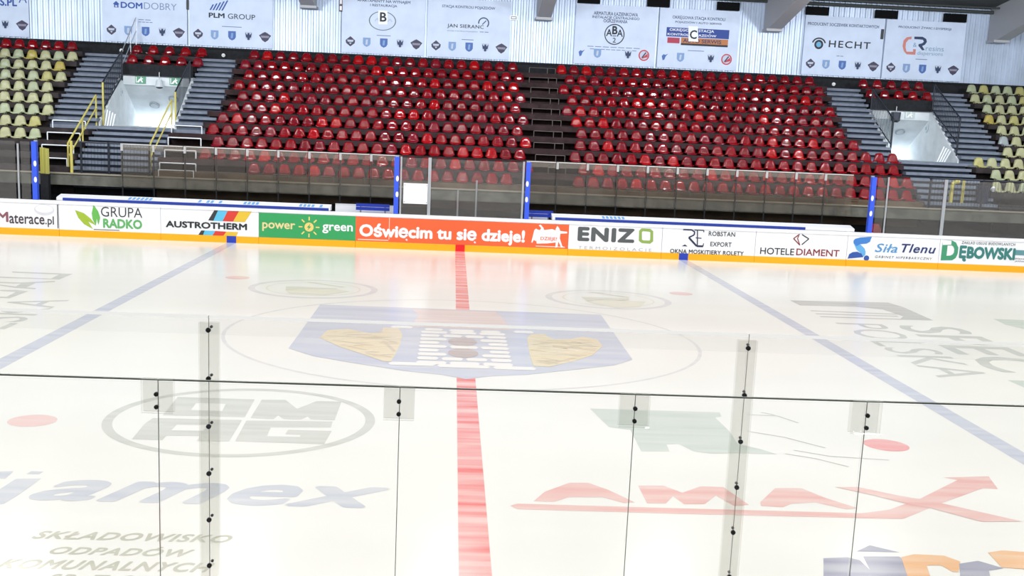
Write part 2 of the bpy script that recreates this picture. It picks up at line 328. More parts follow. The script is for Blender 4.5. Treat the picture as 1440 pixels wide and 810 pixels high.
f.poly([(5.15,-10.93),(5.33,-10.86),(5.54,-10.89),(5.66,-11.02),(5.47,-11.38),(5.10,-11.32)], 1, H)
mark('painted_logo', f, [P_navy, P_orange], 'slate and orange rounded logo at the near right')
f = Flat(on_ice, H)
f.poly([(8.31,6.49),(10.95,6.73),(11.06,6.02),(10.98,4.01),(10.15,3.96),(10.45,4.49),(10.33,5.46),(9.74,5.80),(8.32,5.67)])
for P in ([(8.33,4.85),(10.44,4.78)], [(8.31,4.40),(10.31,4.46)], [(8.28,3.99),(10.20,4.01)]): f.stroke(P, .12)
mark('painted_logo', f, P_dgrey, 'dark grey flag shape beyond the right blue line')
f = Flat(on_ice, H); f.text('POLSKA', (8.35, 3.2), (9.45, 3.2), (8.3, -2.45), .0, 0, 1.0, rot=1); f.text('SPEC', (9.7, 3.15), (11.2, 3.15), (9.65, -1.8), .012, 0, 1., rot=1)
mark('painted_lettering', f, P_pol, 'grey green capitals running beside the right blue line')
f = Flat(on_ice, H); f.poly([(12.69,4.59),(13.44,4.58),(13.70,4.45),(12.84,2.94),(12.58,3.76)]); f.poly([(9.53,-2.49),(10.02,-2.48),(9.55,-3.38)])
mark('painted_logo', f, P_green, 'green wedges at the right edge')
f = Flat(on_ice, H)
f.poly([(-11.00,6.63),(-9.53,6.59),(-9.52,5.58),(-10.85,5.50),(-10.95,5.51),(-11.03,5.71),(-10.93,5.70),(-9.74,5.66),(-9.80,6.41),(-10.93,6.45)])
f.poly([(-10.61,4.87),(-10.16,4.87),(-9.96,5.04),(-9.52,5.31),(-9.47,5.14),(-9.81,4.87),(-9.76,4.16),(-9.53,4.12),(-9.50,3.96),(-9.97,4.05),(-10.40,4.31),(-10.44,4.44),(-10.03,4.26),(-10.08,4.71),(-10.54,4.68)])
f.poly([(-10.15,3.68),(-9.84,3.76),(-9.52,3.63),(-9.54,2.59),(-9.74,2.61),(-9.80,2.78),(-9.67,2.78),(-9.73,3.46),(-10.09,3.53)])
f.text('POLSKA', (-8.3, -3.0), (-9.4, -3.0), (-8.3, 2.65), 0, 0, 1., rot=1)
mark('painted_lettering', f, P_pol, 'grey capitals running beside the left blue line')

# near side: low board under the near glass (below the frame)
m = MB(); m.box(-9, 9, -15.2, -15.0, 0, 1.07); struct(m.build('wall_near', M_white))
m = MB(); m.box(-9, 9, -16.8, -16.6, 0, 1.07); struct(m.build('wall_near', M_white))

# ---- the stand behind the far boards
def T(r): return 2.25+.41*(11-r)-.17                   # tread height of row r (row 1 is the top one)
def YR(r): return 17.5+.7*(11-r)
def terrace(name, x0, x1, r0, r1, front=None, base=0.):
    m = MB()
    pts = []                                           # side outline, top row first
    for r in range(r0, r1+1):
        yb = YR(r)+.62 if r > 1 else YR(r)+.3
        m.box(x0, x1, YR(r)-.30, yb, T(r)-.19, T(r))
        m.box(x0, x1, YR(r)+.10, yb, max(base, T(r)-.9), T(r)-.19)
    return struct(m.build(name, front or M_conc))
terrace('seating_terrace', -8.9, 14.55, 1, 5, M_concr); terrace('seating_terrace', -9.25, 14.9, 6, 7, M_concr); terrace('seating_terrace', -10.3, 16.05, 8, 10, M_concr)
terrace('seating_terrace', -10.3, 16.05, 11, 11, M_brown, 0)
terrace('seating_terrace', XL, -14.75, 1, 7); terrace('seating_terrace', XL, -13.05, 8, 11)
terrace('seating_terrace', 20.35, XR, 1, 7); terrace('seating_terrace', 18.75, XR, 8, 11)
terrace('seating_terrace', -13.0, -10.35, 1, 2); terrace('seating_terrace', 16.1, 18.55, 1, 2)
for x0, x1 in ((-13.0, -10.35), (16.1, 18.55)):         # dark fascia over each vomitory
    m = MB(); m.box(x0, x1, 23.35, 23.48, 5.35, 5.78); struct(m.build('trim_1', M_dark))
m = MB(); m.box(XL, XR, 24.8, 25.6, 5.2, T(1)-.02); struct(m.build('upper_walkway', M_conc))
m = MB(); m.box(XL, XR, 25.44, 25.62, T(1)-.02, 6.6); m.box(XL, XR, 25.36, 25.44, 6.57, 6.64); struct(m.build('trim_2', M_dark))
# base wall of the stand with a ledge and a recess painted dark for shade
for x0, x1 in ((XL, XR),):
    m = MB(); m.box(x0, x1, 16.95, 17.9, 1.5, 1.86); struct(m.build('parapet_wall', M_concg))
    m = MB(); m.box(x0, x1, 16.92, 17.3, 1.86, 1.90); struct(m.build('parapet_ledge', mat('ledge', (150, 142, 128), .8)))
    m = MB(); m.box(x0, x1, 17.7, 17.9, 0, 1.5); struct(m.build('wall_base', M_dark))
def flight(x0, x1, z0, y0, n, rise, run, bot):
    m = MB()
    for k in range(n):                                  # k=0 is the top step
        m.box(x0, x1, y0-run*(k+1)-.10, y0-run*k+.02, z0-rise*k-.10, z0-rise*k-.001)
        m.box(x0+.01, x1-.01, y0-run*(k+1)+.05, y0-run*k+.02, max(bot, z0-rise*(k+1)-.5), z0-rise*k-.10, 1)  # recessed riser, coloured darker for shade under the nosing
    return struct(m.build('stair_flight', [M_stair, mat('shaded_riser', (86, 95, 110), .85, 0, .2)]))
for x0, x1 in ((-14.75, -13.05), (-10.3, -8.92), (14.57, 16.05), (18.6, 20.33)):
    flight(x0, x1, T(1)-.03, 25.0, 13, .205, .353, 0)
for x0, x1 in ((-13.0, -10.35), (16.1, 18.7)):
    flight(x0, x1, 3.43, 20.42, 8, .19, .385, 0)
    m = MB(); m.box(x0-1.7, x1+(1.1 if x0 < 0 else 1.6), 20.3, 20.75, 3.0, 3.43); struct(m.build('stair_landing', M_stair))
# vomitories: white passages sloping back under the upper rows
for x0, x1 in ((-13.0, -10.4), (16.12, 18.55)):
    m = MB(); m.box(x0-.3, x1+.3, 20.4, 26.3, 3.3, 3.43); struct(m.build('passage_floor', M_vom))
    for xs, sg in ((x0, -1), (x1, 1)):
        m = MB(); m.prism([(xs, 20.5, 3.43), (xs, 20.5, 3.55), (xs, 23.4, 5.35), (xs+sg*.03, 26.2, 5.35), (xs+sg*.03, 26.2, 3.43)], (sg*.1, 0, 0)); struct(m.build('passage_wall', M_vom))
    m = MB(); m.box(x0, x1, 23.48, 23.54, 5.0, 5.40); m.prism([(x0-.04, 23.54, 5.0), (x0-.04, 25.6, 3.76), (x0-.04, 25.6, 4.2), (x0-.04, 23.54, 5.3)], (x1-x0+.08, 0, 0)); struct(m.build('passage_ceiling', M_vom))
    m = MB(); m.box(x0-.3, x1+.3, 26.2, 26.35, 3.43, 5.3); struct(m.build('passage_wall', M_vom))
    for cx, cy in (((x0+x1)/2-.45, 24.72), ((x0+x1)/2+.4, 24.28)):
        cz = 5.0-(cy-23.54)*1.24/2.06+.01
        t = thing('ceiling_light', 'round grey ceiling light, %s one in the %s passage' % ('farther' if cy > 24.5 else 'nearer', 'left' if x0 < 0 else 'right'), 'ceiling light', (cx, cy, cz), 'round lights in the passages')
        MB().tube((cx, cy, cz), (cx, cy-.03, cz-.05), .2, 20).build('housing', mat('lamp_grey', (150, 158, 166), .5), t)
        MB().tube((cx, cy-.03, cz-.05), (cx, cy-.043, cz-.07), .14, 20).build('lens', mat('lamp_lens', (190, 198, 204), .4), t)
    area('passage_fill', ((x0+x1)/2, 23.66, 4.965), (1.8, .1), 10, (.92, .97, 1))  # added fill lights without a visible source, brightening the passage
    area('passage_fill', ((x0+x1)/2, 25.85, 3.75), (2.2, .3), 60, (.95, .98, 1))
# back wall of ribbed steel, girders, roof
m = MB(); m.box(XL, XR, 25.50, 25.62, 6.5, 10.2)
x = XL
while x < XR-.2:                                        # trapezoid ribs
    m.prism([(x, 25.50, 6.62), (x+.03, 25.455, 6.62), (x+.10, 25.455, 6.62), (x+.13, 25.50, 6.62)], (0, 0, 3.5)); x += .22
wall = struct(m.build('wall_back', M_wall))
for gx in (-15.5, -6.2, 3.1, 12.38, 21.75):
    m = MB(); m.prism([(gx-.27, 25.45, 8.38), (gx-.27, 25.45, 10.0), (gx-.27, 12., 11.9), (gx-.27, 12., 11.0), (gx-.27, 24.6, 8.38)], (.54, 0, 0))
    o = m.build('roof_girder', M_beam); struct(o)
    m = MB(); m.box(gx-.33, gx+.33, 24.75, 25.44, 8.28, 8.38); struct(m.build('girder_bracket', M_beam))
m = MB(); m.prism([(XL, 25.62, 9.62), (XL, 25.62, 9.85), (XL, 0, 13.), (XL, 0, 12.75)], (XR-XL, 0, 0)); m.prism([(XL, 0, 12.75), (XL, 0, 13.), (XL, -26, 10.2), (XL, -26, 10.0)], (XR-XL, 0, 0)); struct(m.build('ceiling', M_roof))
m = MB(); m.path([(XL, 25.2, 9.48), (XR, 25.2, 9.48)], .07); m.path([(XL, 24.7, 9.6), (XR, 24.7, 9.6)], .04); struct(m.build('roof_pipe', M_roof))
# ================================================================ RINK BOARDS
G_BOARD = None
def board(x0, x1, label, face=M_white):
    t = thing('dasher_board', label, 'rink board', (x0, 15.1, 0))
    MB().box(x0+.006, x1-.006, 14.97, 15.10, .215, 1.02).build('panel', face, t)
    MB().box(x0+.004, x1-.004, 14.955, 15.10, 0, .215).build('kick_plate', M_yellow, t, label='yellow kick plate')
    MB().box(x0+.002, x1-.002, 14.95, 15.13, 1.02, 1.12).build('top_rail', M_white, t)
    return t
def mk(t, name, f, mats, label=None):
    o = f.build(name, mats, t)
    if label: o['label'] = label
    return o
def kick_mark(t, x, m):
    mk(t, 'line_mark', Flat(on_board, .012).rect(x-.15, x+.15, 0.0, .218), m)
FX = lambda p: p[0]
E0 = (-12.67,0.66)[0]; E1 = (-9.51,0.63)[0]; E2 = (-6.43,0.63)[0]; E3 = (-3.36,0.60)[0]; E4 = (3.49,0.56)[0]; E5 = (6.55,0.54)[0]; E6 = (9.63,0.52)[0]; E7 = (12.69,0.50)[0]; E8 = (15.79,0.48)[0]
H1 = .002
t = board(E0-3.1, E0, 'white rink board with dark serif lettering and a raised oval at far left')
f = Flat(on_board, H1); f.text('aterace', (-14.21,0.35), (-14.20,0.63), (-13.12,0.35), .012); f.text('.pl', (-13.10,0.28), (-13.09,0.62), (-12.83,0.29), .012); mk(t, 'lettering', f, mat('ink_warm', (70, 58, 66), .5))
mk(t, 'lettering', Flat(on_board, H1).text('M', (-14.58,0.39), (-14.57,0.71), (-14.23,0.39), .025), mat('ink_red', (140, 84, 96), .5), 'dark red capital')
f = Flat(on_board, H1); c = (-13.12,0.82); f.circle(c, .31, .17); f.circle((c[0], c[1]+.03), .27, .12, 1, .001); mk(t, 'oval', f, [mat('pale_grey', (214, 215, 222), .5), M_white])
mk(t, 'seam', Flat(on_board, H1).rect(E0-.05, E0-.02, .25, 1.0), M_ink)
t = board(E0, E1, 'white rink board with two green leaves beside grey and green lettering')
f = Flat(on_board, H1)
f.poly([(-12.17,0.85),(-11.89,0.76),(-11.68,0.59),(-11.53,0.39),(-11.77,0.51),(-11.62,0.27),(-11.90,0.42),(-12.07,0.61)])
f.poly([(-11.59,1.04),(-11.65,0.77),(-11.63,0.59),(-11.53,0.38),(-11.50,0.61),(-11.45,0.41),(-11.39,0.64),(-11.45,0.84)], 1)
mk(t, 'leaf_emblem', f, [mat('leaf_lime', (160, 186, 52), .5), mat('leaf_green', (104, 182, 84), .5)])
mk(t, 'lettering', Flat(on_board, H1).text('GRUPA', (-11.37,0.68), (-11.36,0.99), (-10.08,0.65), -.006), M_ink)
mk(t, 'lettering', Flat(on_board, H1).text('RADKO', (-11.31,0.32), (-11.30,0.62), (-10.09,0.31), .035), mat('letter_green', (92, 172, 98), .5), 'bold green lettering')
mk(t, 'tape_strip', Flat(on_board, H1).rect((-11.60,0.27)[0], (-10.80,0.26)[0], .252, .27), M_ink)
t = board(E1, E2, 'white rink board with black lettering over four slanted colour stripes')
SM = [mat('s_black', (52, 54, 58), .5), mat('s_blue', (92, 188, 226), .5), mat('s_red', (214, 60, 48), .5), mat('s_yellow', (226, 188, 54), .5)]
for i, P in enumerate(([(-7.82,1.03),(-7.71,1.02),(-7.86,0.68),(-8.02,0.69)], [(-7.71,1.02),(-7.41,1.01),(-7.57,0.68),(-7.86,0.68)], [(-7.41,1.01),(-7.05,1.02),(-7.24,0.68),(-7.57,0.68)], [(-7.05,1.02),(-6.65,1.02),(-6.87,0.68),(-7.24,0.68)],
                       [(-8.24,0.36),(-8.13,0.36),(-8.19,0.21),(-8.33,0.22)], [(-8.13,0.36),(-7.80,0.36),(-7.89,0.21),(-8.19,0.21)], [(-7.80,0.36),(-7.45,0.35),(-7.55,0.21),(-7.89,0.21)], [(-7.45,0.35),(-7.08,0.35),(-7.15,0.20),(-7.55,0.21)])): mk(t, 'colour_stripe', Flat(on_board, H1).poly(P), SM[i % 4])
mk(t, 'lettering', Flat(on_board, H1*2).text('AUSTROTHERM', (-9.35,0.42), (-9.35,0.63), (-6.80,0.41), .035), M_ink)
kick_mark(t, -7.29, M_blue)
t = board(E2, E3, 'green rink board with beige and white lettering around a sun')
mk(t, 'print', Flat(on_board, H1).rect(E2+.01, E3, .22, 1.0), mat('ad_green', (50, 158, 92), .4), 'green printed face')
mk(t, 'lettering', Flat(on_board, H1*2).text('power', (-6.32,0.42), (-6.32,0.70), (-5.28,0.42), .02), mat('beige', (226, 206, 150), .5), 'beige lettering')
mk(t, 'lettering', Flat(on_board, H1*2).text('green', (-4.42,0.42), (-4.42,0.71), (-3.45,0.42), .02), M_white)
f = Flat(on_board, H1*2); c = (-4.84,0.60); f.circle(c, .145)
for k in range(8):
    a = math.pi*k/4; f.stroke([(c[0]+.21*math.cos(a), c[1]+.21*math.sin(a)), (c[0]+.33*math.cos(a), c[1]+.33*math.sin(a))], .04)
f.poly([(c[0]+.04, c[1]+.11), (c[0]-.07, c[1]-.02), (c[0]-.01, c[1]-.02), (c[0]-.05, c[1]-.11), (c[0]+.07, c[1]+.02), (c[0]+.01, c[1]+.02)], 1, .001)
mk(t, 'sun_emblem', f, [mat('sun', (232, 204, 120), .5), mat('ad_green', (50, 158, 92))])
t = board(E3, E4, 'long orange rink board with bold white lettering at the red line')
mk(t, 'print', Flat(on_board, H1).rect(E3, E4, .22, 1.0), mat('ad_orange', (238, 98, 52), .4), 'orange printed face')
mk(t, 'lettering', Flat(on_board, H1*2).text('Oświęcim tu się dzieje!', (-3.24,0.25), (-3.25,0.80), (2.08,0.35), .04), M_white)
f = Flat(on_board, H1*2)
f.poly([(2.43,0.82),(2.55,0.79),(2.62,0.89),(2.70,0.80),(2.95,0.84),(3.10,0.79),(3.14,0.42),(2.82,0.37),(2.47,0.35),(2.42,0.63)])
f.poly([(2.37,0.78),(2.43,0.84),(2.47,0.79),(2.45,0.63),(2.44,0.42),(2.37,0.47),(2.33,0.38),(2.29,0.38),(2.33,0.57)])
f.poly([(3.06,0.85),(3.11,0.95),(3.18,0.87),(3.21,0.79),(3.44,0.77),(3.44,0.72),(3.22,0.70),(3.21,0.55),(3.30,0.31),(3.36,0.26),(3.27,0.25),(3.17,0.45),(3.15,0.26),(3.08,0.24),(3.09,0.50)])
f.poly([(2.51,0.94),(2.57,0.97),(2.68,0.85),(2.63,0.82)])
mk(t, 'figure_print', f, M_white, 'white figures holding up a banner')
mk(t, 'lettering', Flat(on_board, H1*3).text('DZIEJE!', (2.59,0.44), (2.58,0.58), (3.12,0.43), .02), mat('ad_orange', (238, 98, 52)))
for a, b, z0, z1 in (((-3.29,0.23)[0], (-2.31,0.23)[0], .255, .285), ((2.44,0.20)[0], (3.39,0.21)[0], .255, .285), ((-2.29,0.45)[0]-.01, (-2.29,0.45)[0]+.01, .3, 1.)):
    mk(t, 'tape_strip', Flat(on_board, H1*2).rect(a, b, z0, z1), mat('tape', (240, 205, 190), .5))
kick_mark(t, 0, mat('mark_red', (226, 24, 30), .4))
t = board(E4, E5, 'white rink board with thick grey letters and one green ring letter')
mk(t, 'lettering', Flat(on_board, H1).text('ENIZ', (3.80,0.49), (3.77,0.95), (5.64,0.50), .045, 0, 1.12), mat('ink_grey', (84, 88, 90), .5))
f = Flat(on_board, H1); P = [(5.78,0.90),(5.86,0.98),(6.14,0.97),(6.24,0.90),(6.26,0.57),(6.17,0.49),(5.89,0.50),(5.79,0.57)]; Q = [(5.87,0.86),(5.91,0.89),(6.11,0.88),(6.15,0.86),(6.16,0.61),(6.13,0.59),(5.93,0.59),(5.89,0.61)]; f.ring(P, Q)
mk(t, 'lettering', f, mat('o_green', (142, 170, 82), .5), 'green ring letter')
mk(t, 'lettering', Flat(on_board, H1).text('TERMOIZOLACJE', (3.83,0.20), (3.82,0.33), (6.23,0.20), -.004, 0, 1.5), mat('ink_pale', (170, 172, 178), .5), 'thin pale grey lettering')
t = board(E5, E6, 'white rink board with an intertwined navy monogram at the right blue line')
f = Flat(on_board, H1)
f.stroke([(7.22,0.99),(7.50,0.99),(7.60,0.93),(7.59,0.83),(7.42,0.74)], .045); f.stroke([(7.42,0.74),(7.70,0.47),(7.91,0.47)], .06); f.stroke([(7.59,0.99),(7.90,0.99),(7.90,0.93)], .03)
f.stroke([(7.69,0.98),(7.72,0.49)], .035); f.stroke([(7.65,0.74),(7.84,0.73)], .03); f.stroke([(7.91,0.47),(7.92,0.57)], .03); f.poly([(7.21,0.45),(7.31,0.51),(7.40,0.45)])
mk(t, 'monogram', f, M_navy)
f = Flat(on_board, H1); f.text('ROBSTAN', (8.07,0.82), (8.06,0.97), (8.94,0.82), .012, 0, 1.05); f.text('EXPORT', (8.15,0.48), (8.14,0.63), (8.85,0.47), .012, 0, 1.05); f.text('OKNA MOSKITIERY ROLETY', (6.84,0.21), (6.83,0.35), (9.27,0.23), .02, 0, 1.05)
mk(t, 'lettering', f, M_ink); kick_mark(t, 7.29, M_blue)
t = board(E6, E7, 'white rink board with a small open diamond over black and dark red lettering')
mk(t, 'lettering', Flat(on_board, H1).text('HOTELE', (9.82,0.29), (9.80,0.51), (10.94,0.29), .008), M_ink)
mk(t, 'lettering', Flat(on_board, H1).text('DIAMENT', (11.02,0.30), (11.00,0.52), (12.45,0.31), .012), mat('ink_wine', (136, 44, 52), .5), 'dark red lettering')
f = Flat(on_board, H1); f.stroke([(11.07,0.99),(10.88,0.84),(11.11,0.63)], .035, 0); f.stroke([(11.05,0.94),(11.01,0.85),(11.11,0.63)], .03, 0); f.stroke([(11.15,0.98),(11.39,0.85),(11.17,0.65)], .035, 1)
mk(t, 'diamond_emblem', f, [mat('ink_wine', (136, 44, 52)), M_ink])
t = board(E7, E8, 'white rink board with a folded blue ribbon and light and dark blue lettering')
f = Flat(on_board, H1)
f.poly([(13.48,1.00),(13.43,0.83),(13.33,0.77),(13.11,0.74),(13.00,0.67),(12.89,0.76),(12.88,0.85),(12.93,0.91),(13.10,0.96)], 0)
f.poly([(12.89,0.77),(13.00,0.67),(13.11,0.74),(13.27,0.61),(13.32,0.50),(13.32,0.40),(13.25,0.32),(13.17,0.44),(13.01,0.56)], 1)
f.poly([(12.74,0.25),(12.78,0.40),(12.89,0.47),(13.04,0.49),(13.19,0.43),(13.26,0.32),(13.04,0.29)], 2); f.circle((13.37,0.29), .09, None, 2)
mk(t, 'ribbon_emblem', f, [mat('rib_a', (64, 128, 206), .5), mat('rib_b', (98, 172, 226), .5), mat('rib_c', (46, 84, 166), .5)])
mk(t, 'lettering', Flat(on_board, H1).text('Siła', (13.64,0.50), (13.61,0.79), (14.38,0.51), .012, .25, 1.05), mat('let_lblue', (88, 150, 204), .5), 'light blue lettering')
mk(t, 'lettering', Flat(on_board, H1).text('Tlenu', (14.52,0.52), (14.49,0.81), (15.67,0.52), .018, .25, 1.08), mat('let_dblue', (40, 54, 110), .5), 'dark blue lettering')
mk(t, 'lettering', Flat(on_board, H1).text('GABINET HIPERBARYCZNY', (13.66,0.31), (13.65,0.39), (15.58,0.33), 0, .2, 1.3), M_ink)
t = board(E8, E8+3.2, 'white rink board with tall green to teal lettering at far right')
f = Flat(on_board, H1)
f.ring([(15.87,0.98),(16.18,0.98),(16.32,0.92),(16.42,0.75),(16.42,0.55),(16.37,0.41),(16.26,0.33),(15.87,0.31)], [(16.05,0.81),(16.18,0.82),(16.25,0.78),(16.29,0.70),(16.29,0.59),(16.25,0.52),(16.18,0.48),(16.05,0.47)])
f.poly([(15.86,0.98),(16.16,0.97),(16.17,0.84),(15.88,0.82)], 1, .002); mk(t, 'lettering', f, [mat('let_green', (64, 150, 112), .5), M_white], 'large green initial')
mk(t, 'lettering', Flat(on_board, H1).text('ĘBOWSKI', (16.50,0.30), (16.44,0.83), (18.37,0.32), .05), mat('let_teal', (54, 124, 120), .5), 'teal lettering')
mk(t, 'lettering', Flat(on_board, H1).text('ZAKŁAD USŁUG BUDOWLANYCH', (16.52,0.88), (16.51,0.97), (18.33,0.90), .005, .1, 1.15), M_ink)
f = Flat(on_board, H1); f.rect((18.34,0.71)[0], (18.80,0.73)[0], (18.43,0.58)[1], (18.41,0.75)[1]); mk(t, 'lettering', f, mat('teal_box', (96, 148, 156), .5))
f = Flat(on_board, H1); f.text('SPÓŁKA', (18.38,0.43), (18.37,0.50), (18.69,0.43), .0); f.text('JAWNA', (18.39,0.34), (18.38,0.40), (18.70,0.34), .0); mk(t, 'lettering', f, M_ink)

for a, b in ((XL, E0-3.1), (E8+3.2, XR)):              # the plain run of the boards beyond the printed ones
    m = MB(); m.box(a, b, 14.97, 15.1, 0, 1.02); m.box(a, b, 14.95, 15.13, 1.02, 1.12); m.box(a, b, 14.955, 14.97, 0, .215, 1); struct(m.build('trim_3', [M_white, M_yellow]))
# ledges of the two player benches behind the boards
def bench_ledge(x0, x1, xb0, xb1, label):
    t = thing('bench_ledge', label, 'ledge', (x0, 15.2, 1.1), 'ledges of the player benches')
    MB().prism([(x0, 15.165, 1.125), (x0, 15.165, 1.215), (x0, 15.6, 1.30), (x0, 15.6, 1.125)], (x1-x0, 0, 0)).build('shelf', M_white, t)
    MB().box(xb0, xb1, 15.14, 15.165, 1.125, 1.21).build('blue_band', mat('band_blue', (26, 54, 150), .4), t, label='royal blue front band')
    f = MB(); rr = random.Random(3)
    for gx in ([-10.6, -8.4, -7.1, -5.2] if x0 < 0 else [4.6]):
        for k in range(6):
            if rr.random() < .75: a = gx+k*.13; f.face([(a, 15.2, 1.227), (a+.08, 15.2, 1.227), (a+.08, 15.5, 1.285), (a, 15.5, 1.285)])
    f.build('lettering', mat('lblue', (110, 170, 226), .5), t, label='small faded blue lettering')
    m = MB()
    for a in (x0+.1, (x0+x1)/2, x1-.1): m.box(a-.04, a+.04, 15.4, 15.5, 0, 1.125)
    m.build('bracket', M_steel, t)
bench_ledge(-12.8, -4.2, -12.6, -4.25, 'white shelf with blue edge along top of the left player bench')
bench_ledge(2.95, 12.95, 3.05, 11.3, 'white shelf with blue edge along top of the right player bench')
def blue_bench(x0, x1, label):
    t = thing('player_bench', label, 'bench', (x0, 16.2, 0), 'blue player benches')
    MB().box(x0, x1, 16.0, 16.04, 1.245, 1.345).build('backrest', M_blue, t); MB().box(x0, x1, 15.98, 16.02, 1.13, 1.235).build('backrest', M_blue, t)
    MB().box(x0, x1, 15.55, 15.97, .55, .62).build('seat', M_blue, t)
    for a in (x0+.15, x1-.15):
        MB().tube((a, 16.06, 0), (a, 16.06, 1.3), .025).build('leg', M_steel, t); MB().tube((a, 15.6, 0), (a, 15.6, .55), .025).build('leg', M_steel, t)
blue_bench(-3.45, -2.35, 'blue bench beside the blue post left of the red line'); blue_bench(2.2, 3.05, 'blue bench beside the blue post right of the red line')

for x0, x1, lb in ((-4.15, -2.2, 'left'), (2.16, 2.9, 'right')):
    t = thing('low_wall', 'low white panel behind the blue bench at the %s of the centre glass' % lb, 'panel', (x0, 16.3, 0)); MB().box(x0, x1, 16.28, 16.34, 0, 1.27).build('board', M_white, t); MB().box(x0, x1, 16.27, 16.35, 1.27, 1.29).build('cap', M_white, t)
# ================================================================ FAR GLASS
def pane(name, x0, x1, y, z0, z1, m, label, group=None, th=.012):
    t = thing(name, label, 'glass panel', ((x0+x1)/2, y, z0), group)
    MB().box(x0, x1, y, y+th, z0, z1).build('pane', m, t)
    return t
GF = 'far rink glass'
for x0, x1, lb in ((-20., -17., 'clear rink glass panel at far left behind the serif lettering'), (-16.9, -13.95, 'clear rink glass panel left of the thin silver strip, far left'), (-13.86, -13.5, 'narrow clear rink glass panel against the leftmost blue post'),
                   (-1.98, -1.08, 'clear rink glass panel with a white paper behind it'), (-1.02, 1.98, 'wide clear rink glass panel above the red line'),
                   (13.5, 13.86, 'narrow clear rink glass panel beside the rightmost blue post'), (13.9, 15.77, 'clear rink glass panel between the two right silver strips'), (15.85, 19.8, 'wide clear rink glass panel at far right')):
    pane('rink_glass', x0+.04, x1-.04, 15.05, 1.12, 2.92, G_far, lb, GF)
def strip(x, w, label, z1=2.95): tag(MB().box(x-w/2, x+w/2, 15.03, 15.08, 1.12, z1).build('glass_strip', M_steel), label, 'post', 'silver glass strips')
strip(-13.9, .05, 'thin silver glass strip left of the leftmost blue post', 2.85); strip(-1.96, .05, 'thin silver glass strip right beside the left centre blue post'); strip(-1.05, .1, 'wide silver glass strip right of the white paper')
strip(1.95, .06, 'thin silver glass strip left beside the right centre blue post'); strip(13.88, .05, 'thin silver glass strip right of the rightmost blue post'); strip(15.81, .11, 'wide silver glass strip farthest right')
for x, lb in ((-13.4, 'leftmost blue padded post with white stickers'), (-2.1, 'blue padded post left of the white paper'), (2.1, 'blue padded post right of the red line'), (13.4, 'rightmost blue padded post with white stickers')):
    t = thing('padded_post', lb, 'post', (x, 15.1, 0), 'blue posts at the ends of the benches')
    pad = MB().box(x-.075, x+.075, 15.0, 15.16, 1.12, 2.93).build('pad', M_postblue, t)
    MB().box(x-.05, x+.05, 15.17, 15.24, 1.12, 2.97).build('pole', M_steel, t)
    for z in (1.75, 2.25):
        f = MB(); f.prism([(x+(.03 if x < 0 else -.02)+.045*math.cos(a), 14.994, z+.09*math.sin(a)) for a in [math.pi*k/8 for k in range(16)]], (0, .005, 0)); f.build('sticker', M_white, pad, label='white oval sticker')
t = thing('paper_sheet', 'white paper sheet fixed behind the glass beside the blue post', 'paper', (-1.45, 15.07, 1.5))
MB().box(-1.87, -1.09, 15.03, 15.04, (-1.41,1.47)[1], (-1.43,2.10)[1]+.02).build('sheet', mat('paper', (242, 244, 252), .6), t)
f = MB()
for a in (-1.83, -1.13):
    for z in ((-1.41,1.47)[1]+.05, (-1.43,2.10)[1]-.04): f.box(a-.012, a+.012, 15.025, 15.03, z-.012, z+.012)
f.build('pin', M_ink, t)
# shields behind the benches: one-metre panels in clamps
GB = 'clear shield panels behind the benches'
def shields(x0, n, side):
    for k in range(n):
        a = x0+k*1.02
        pos = '%s shield panel from the %s' % (ORD[k+1], 'left end')
        t = thing('bench_shield', 'clear plexiglass, %s, behind the %s bench' % (pos, side), 'glass panel', (a+.5, 16.8, 1.2), GB)
        MB().box(a+.01, a+1.01, 16.78, 16.79, 1.55, 2.93).build('pane', G_back, t)
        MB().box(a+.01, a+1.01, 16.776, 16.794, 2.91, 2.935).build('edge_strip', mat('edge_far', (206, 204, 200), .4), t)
        MB().box(a+.01, a+1.01, 16.791, 16.797, 2.74, 2.91).build('reflection_band', G_band, t, label='milky painted reflection along the top')
        MB().box(a+.012, a+.09, 16.765, 16.805, 2.70, 2.93).build('clamp', mat('clamp', (170, 170, 170), .4), t)
        MB().box(a+.03, a+.07, 16.80, 16.84, 0, 2.7).build('post', M_dark, t)
shields(-11.25, 9, 'left'); shields(2.12, 11, 'right')
for xx, lb in ((-2.08, 'clear end shield of the left bench beside the blue post'), (2.1, 'clear end shield of the right bench beside the blue post')):
    t = thing('bench_shield', lb, 'glass panel', (xx, 16, 1.2), GB); MB().box(xx-.005, xx+.005, 15.3, 16.75, 1.2, 2.95).build('pane', G_back, t); MB().box(xx-.02, xx+.02, 15.26, 15.30, 0, 2.95).build('post', M_steel, t)

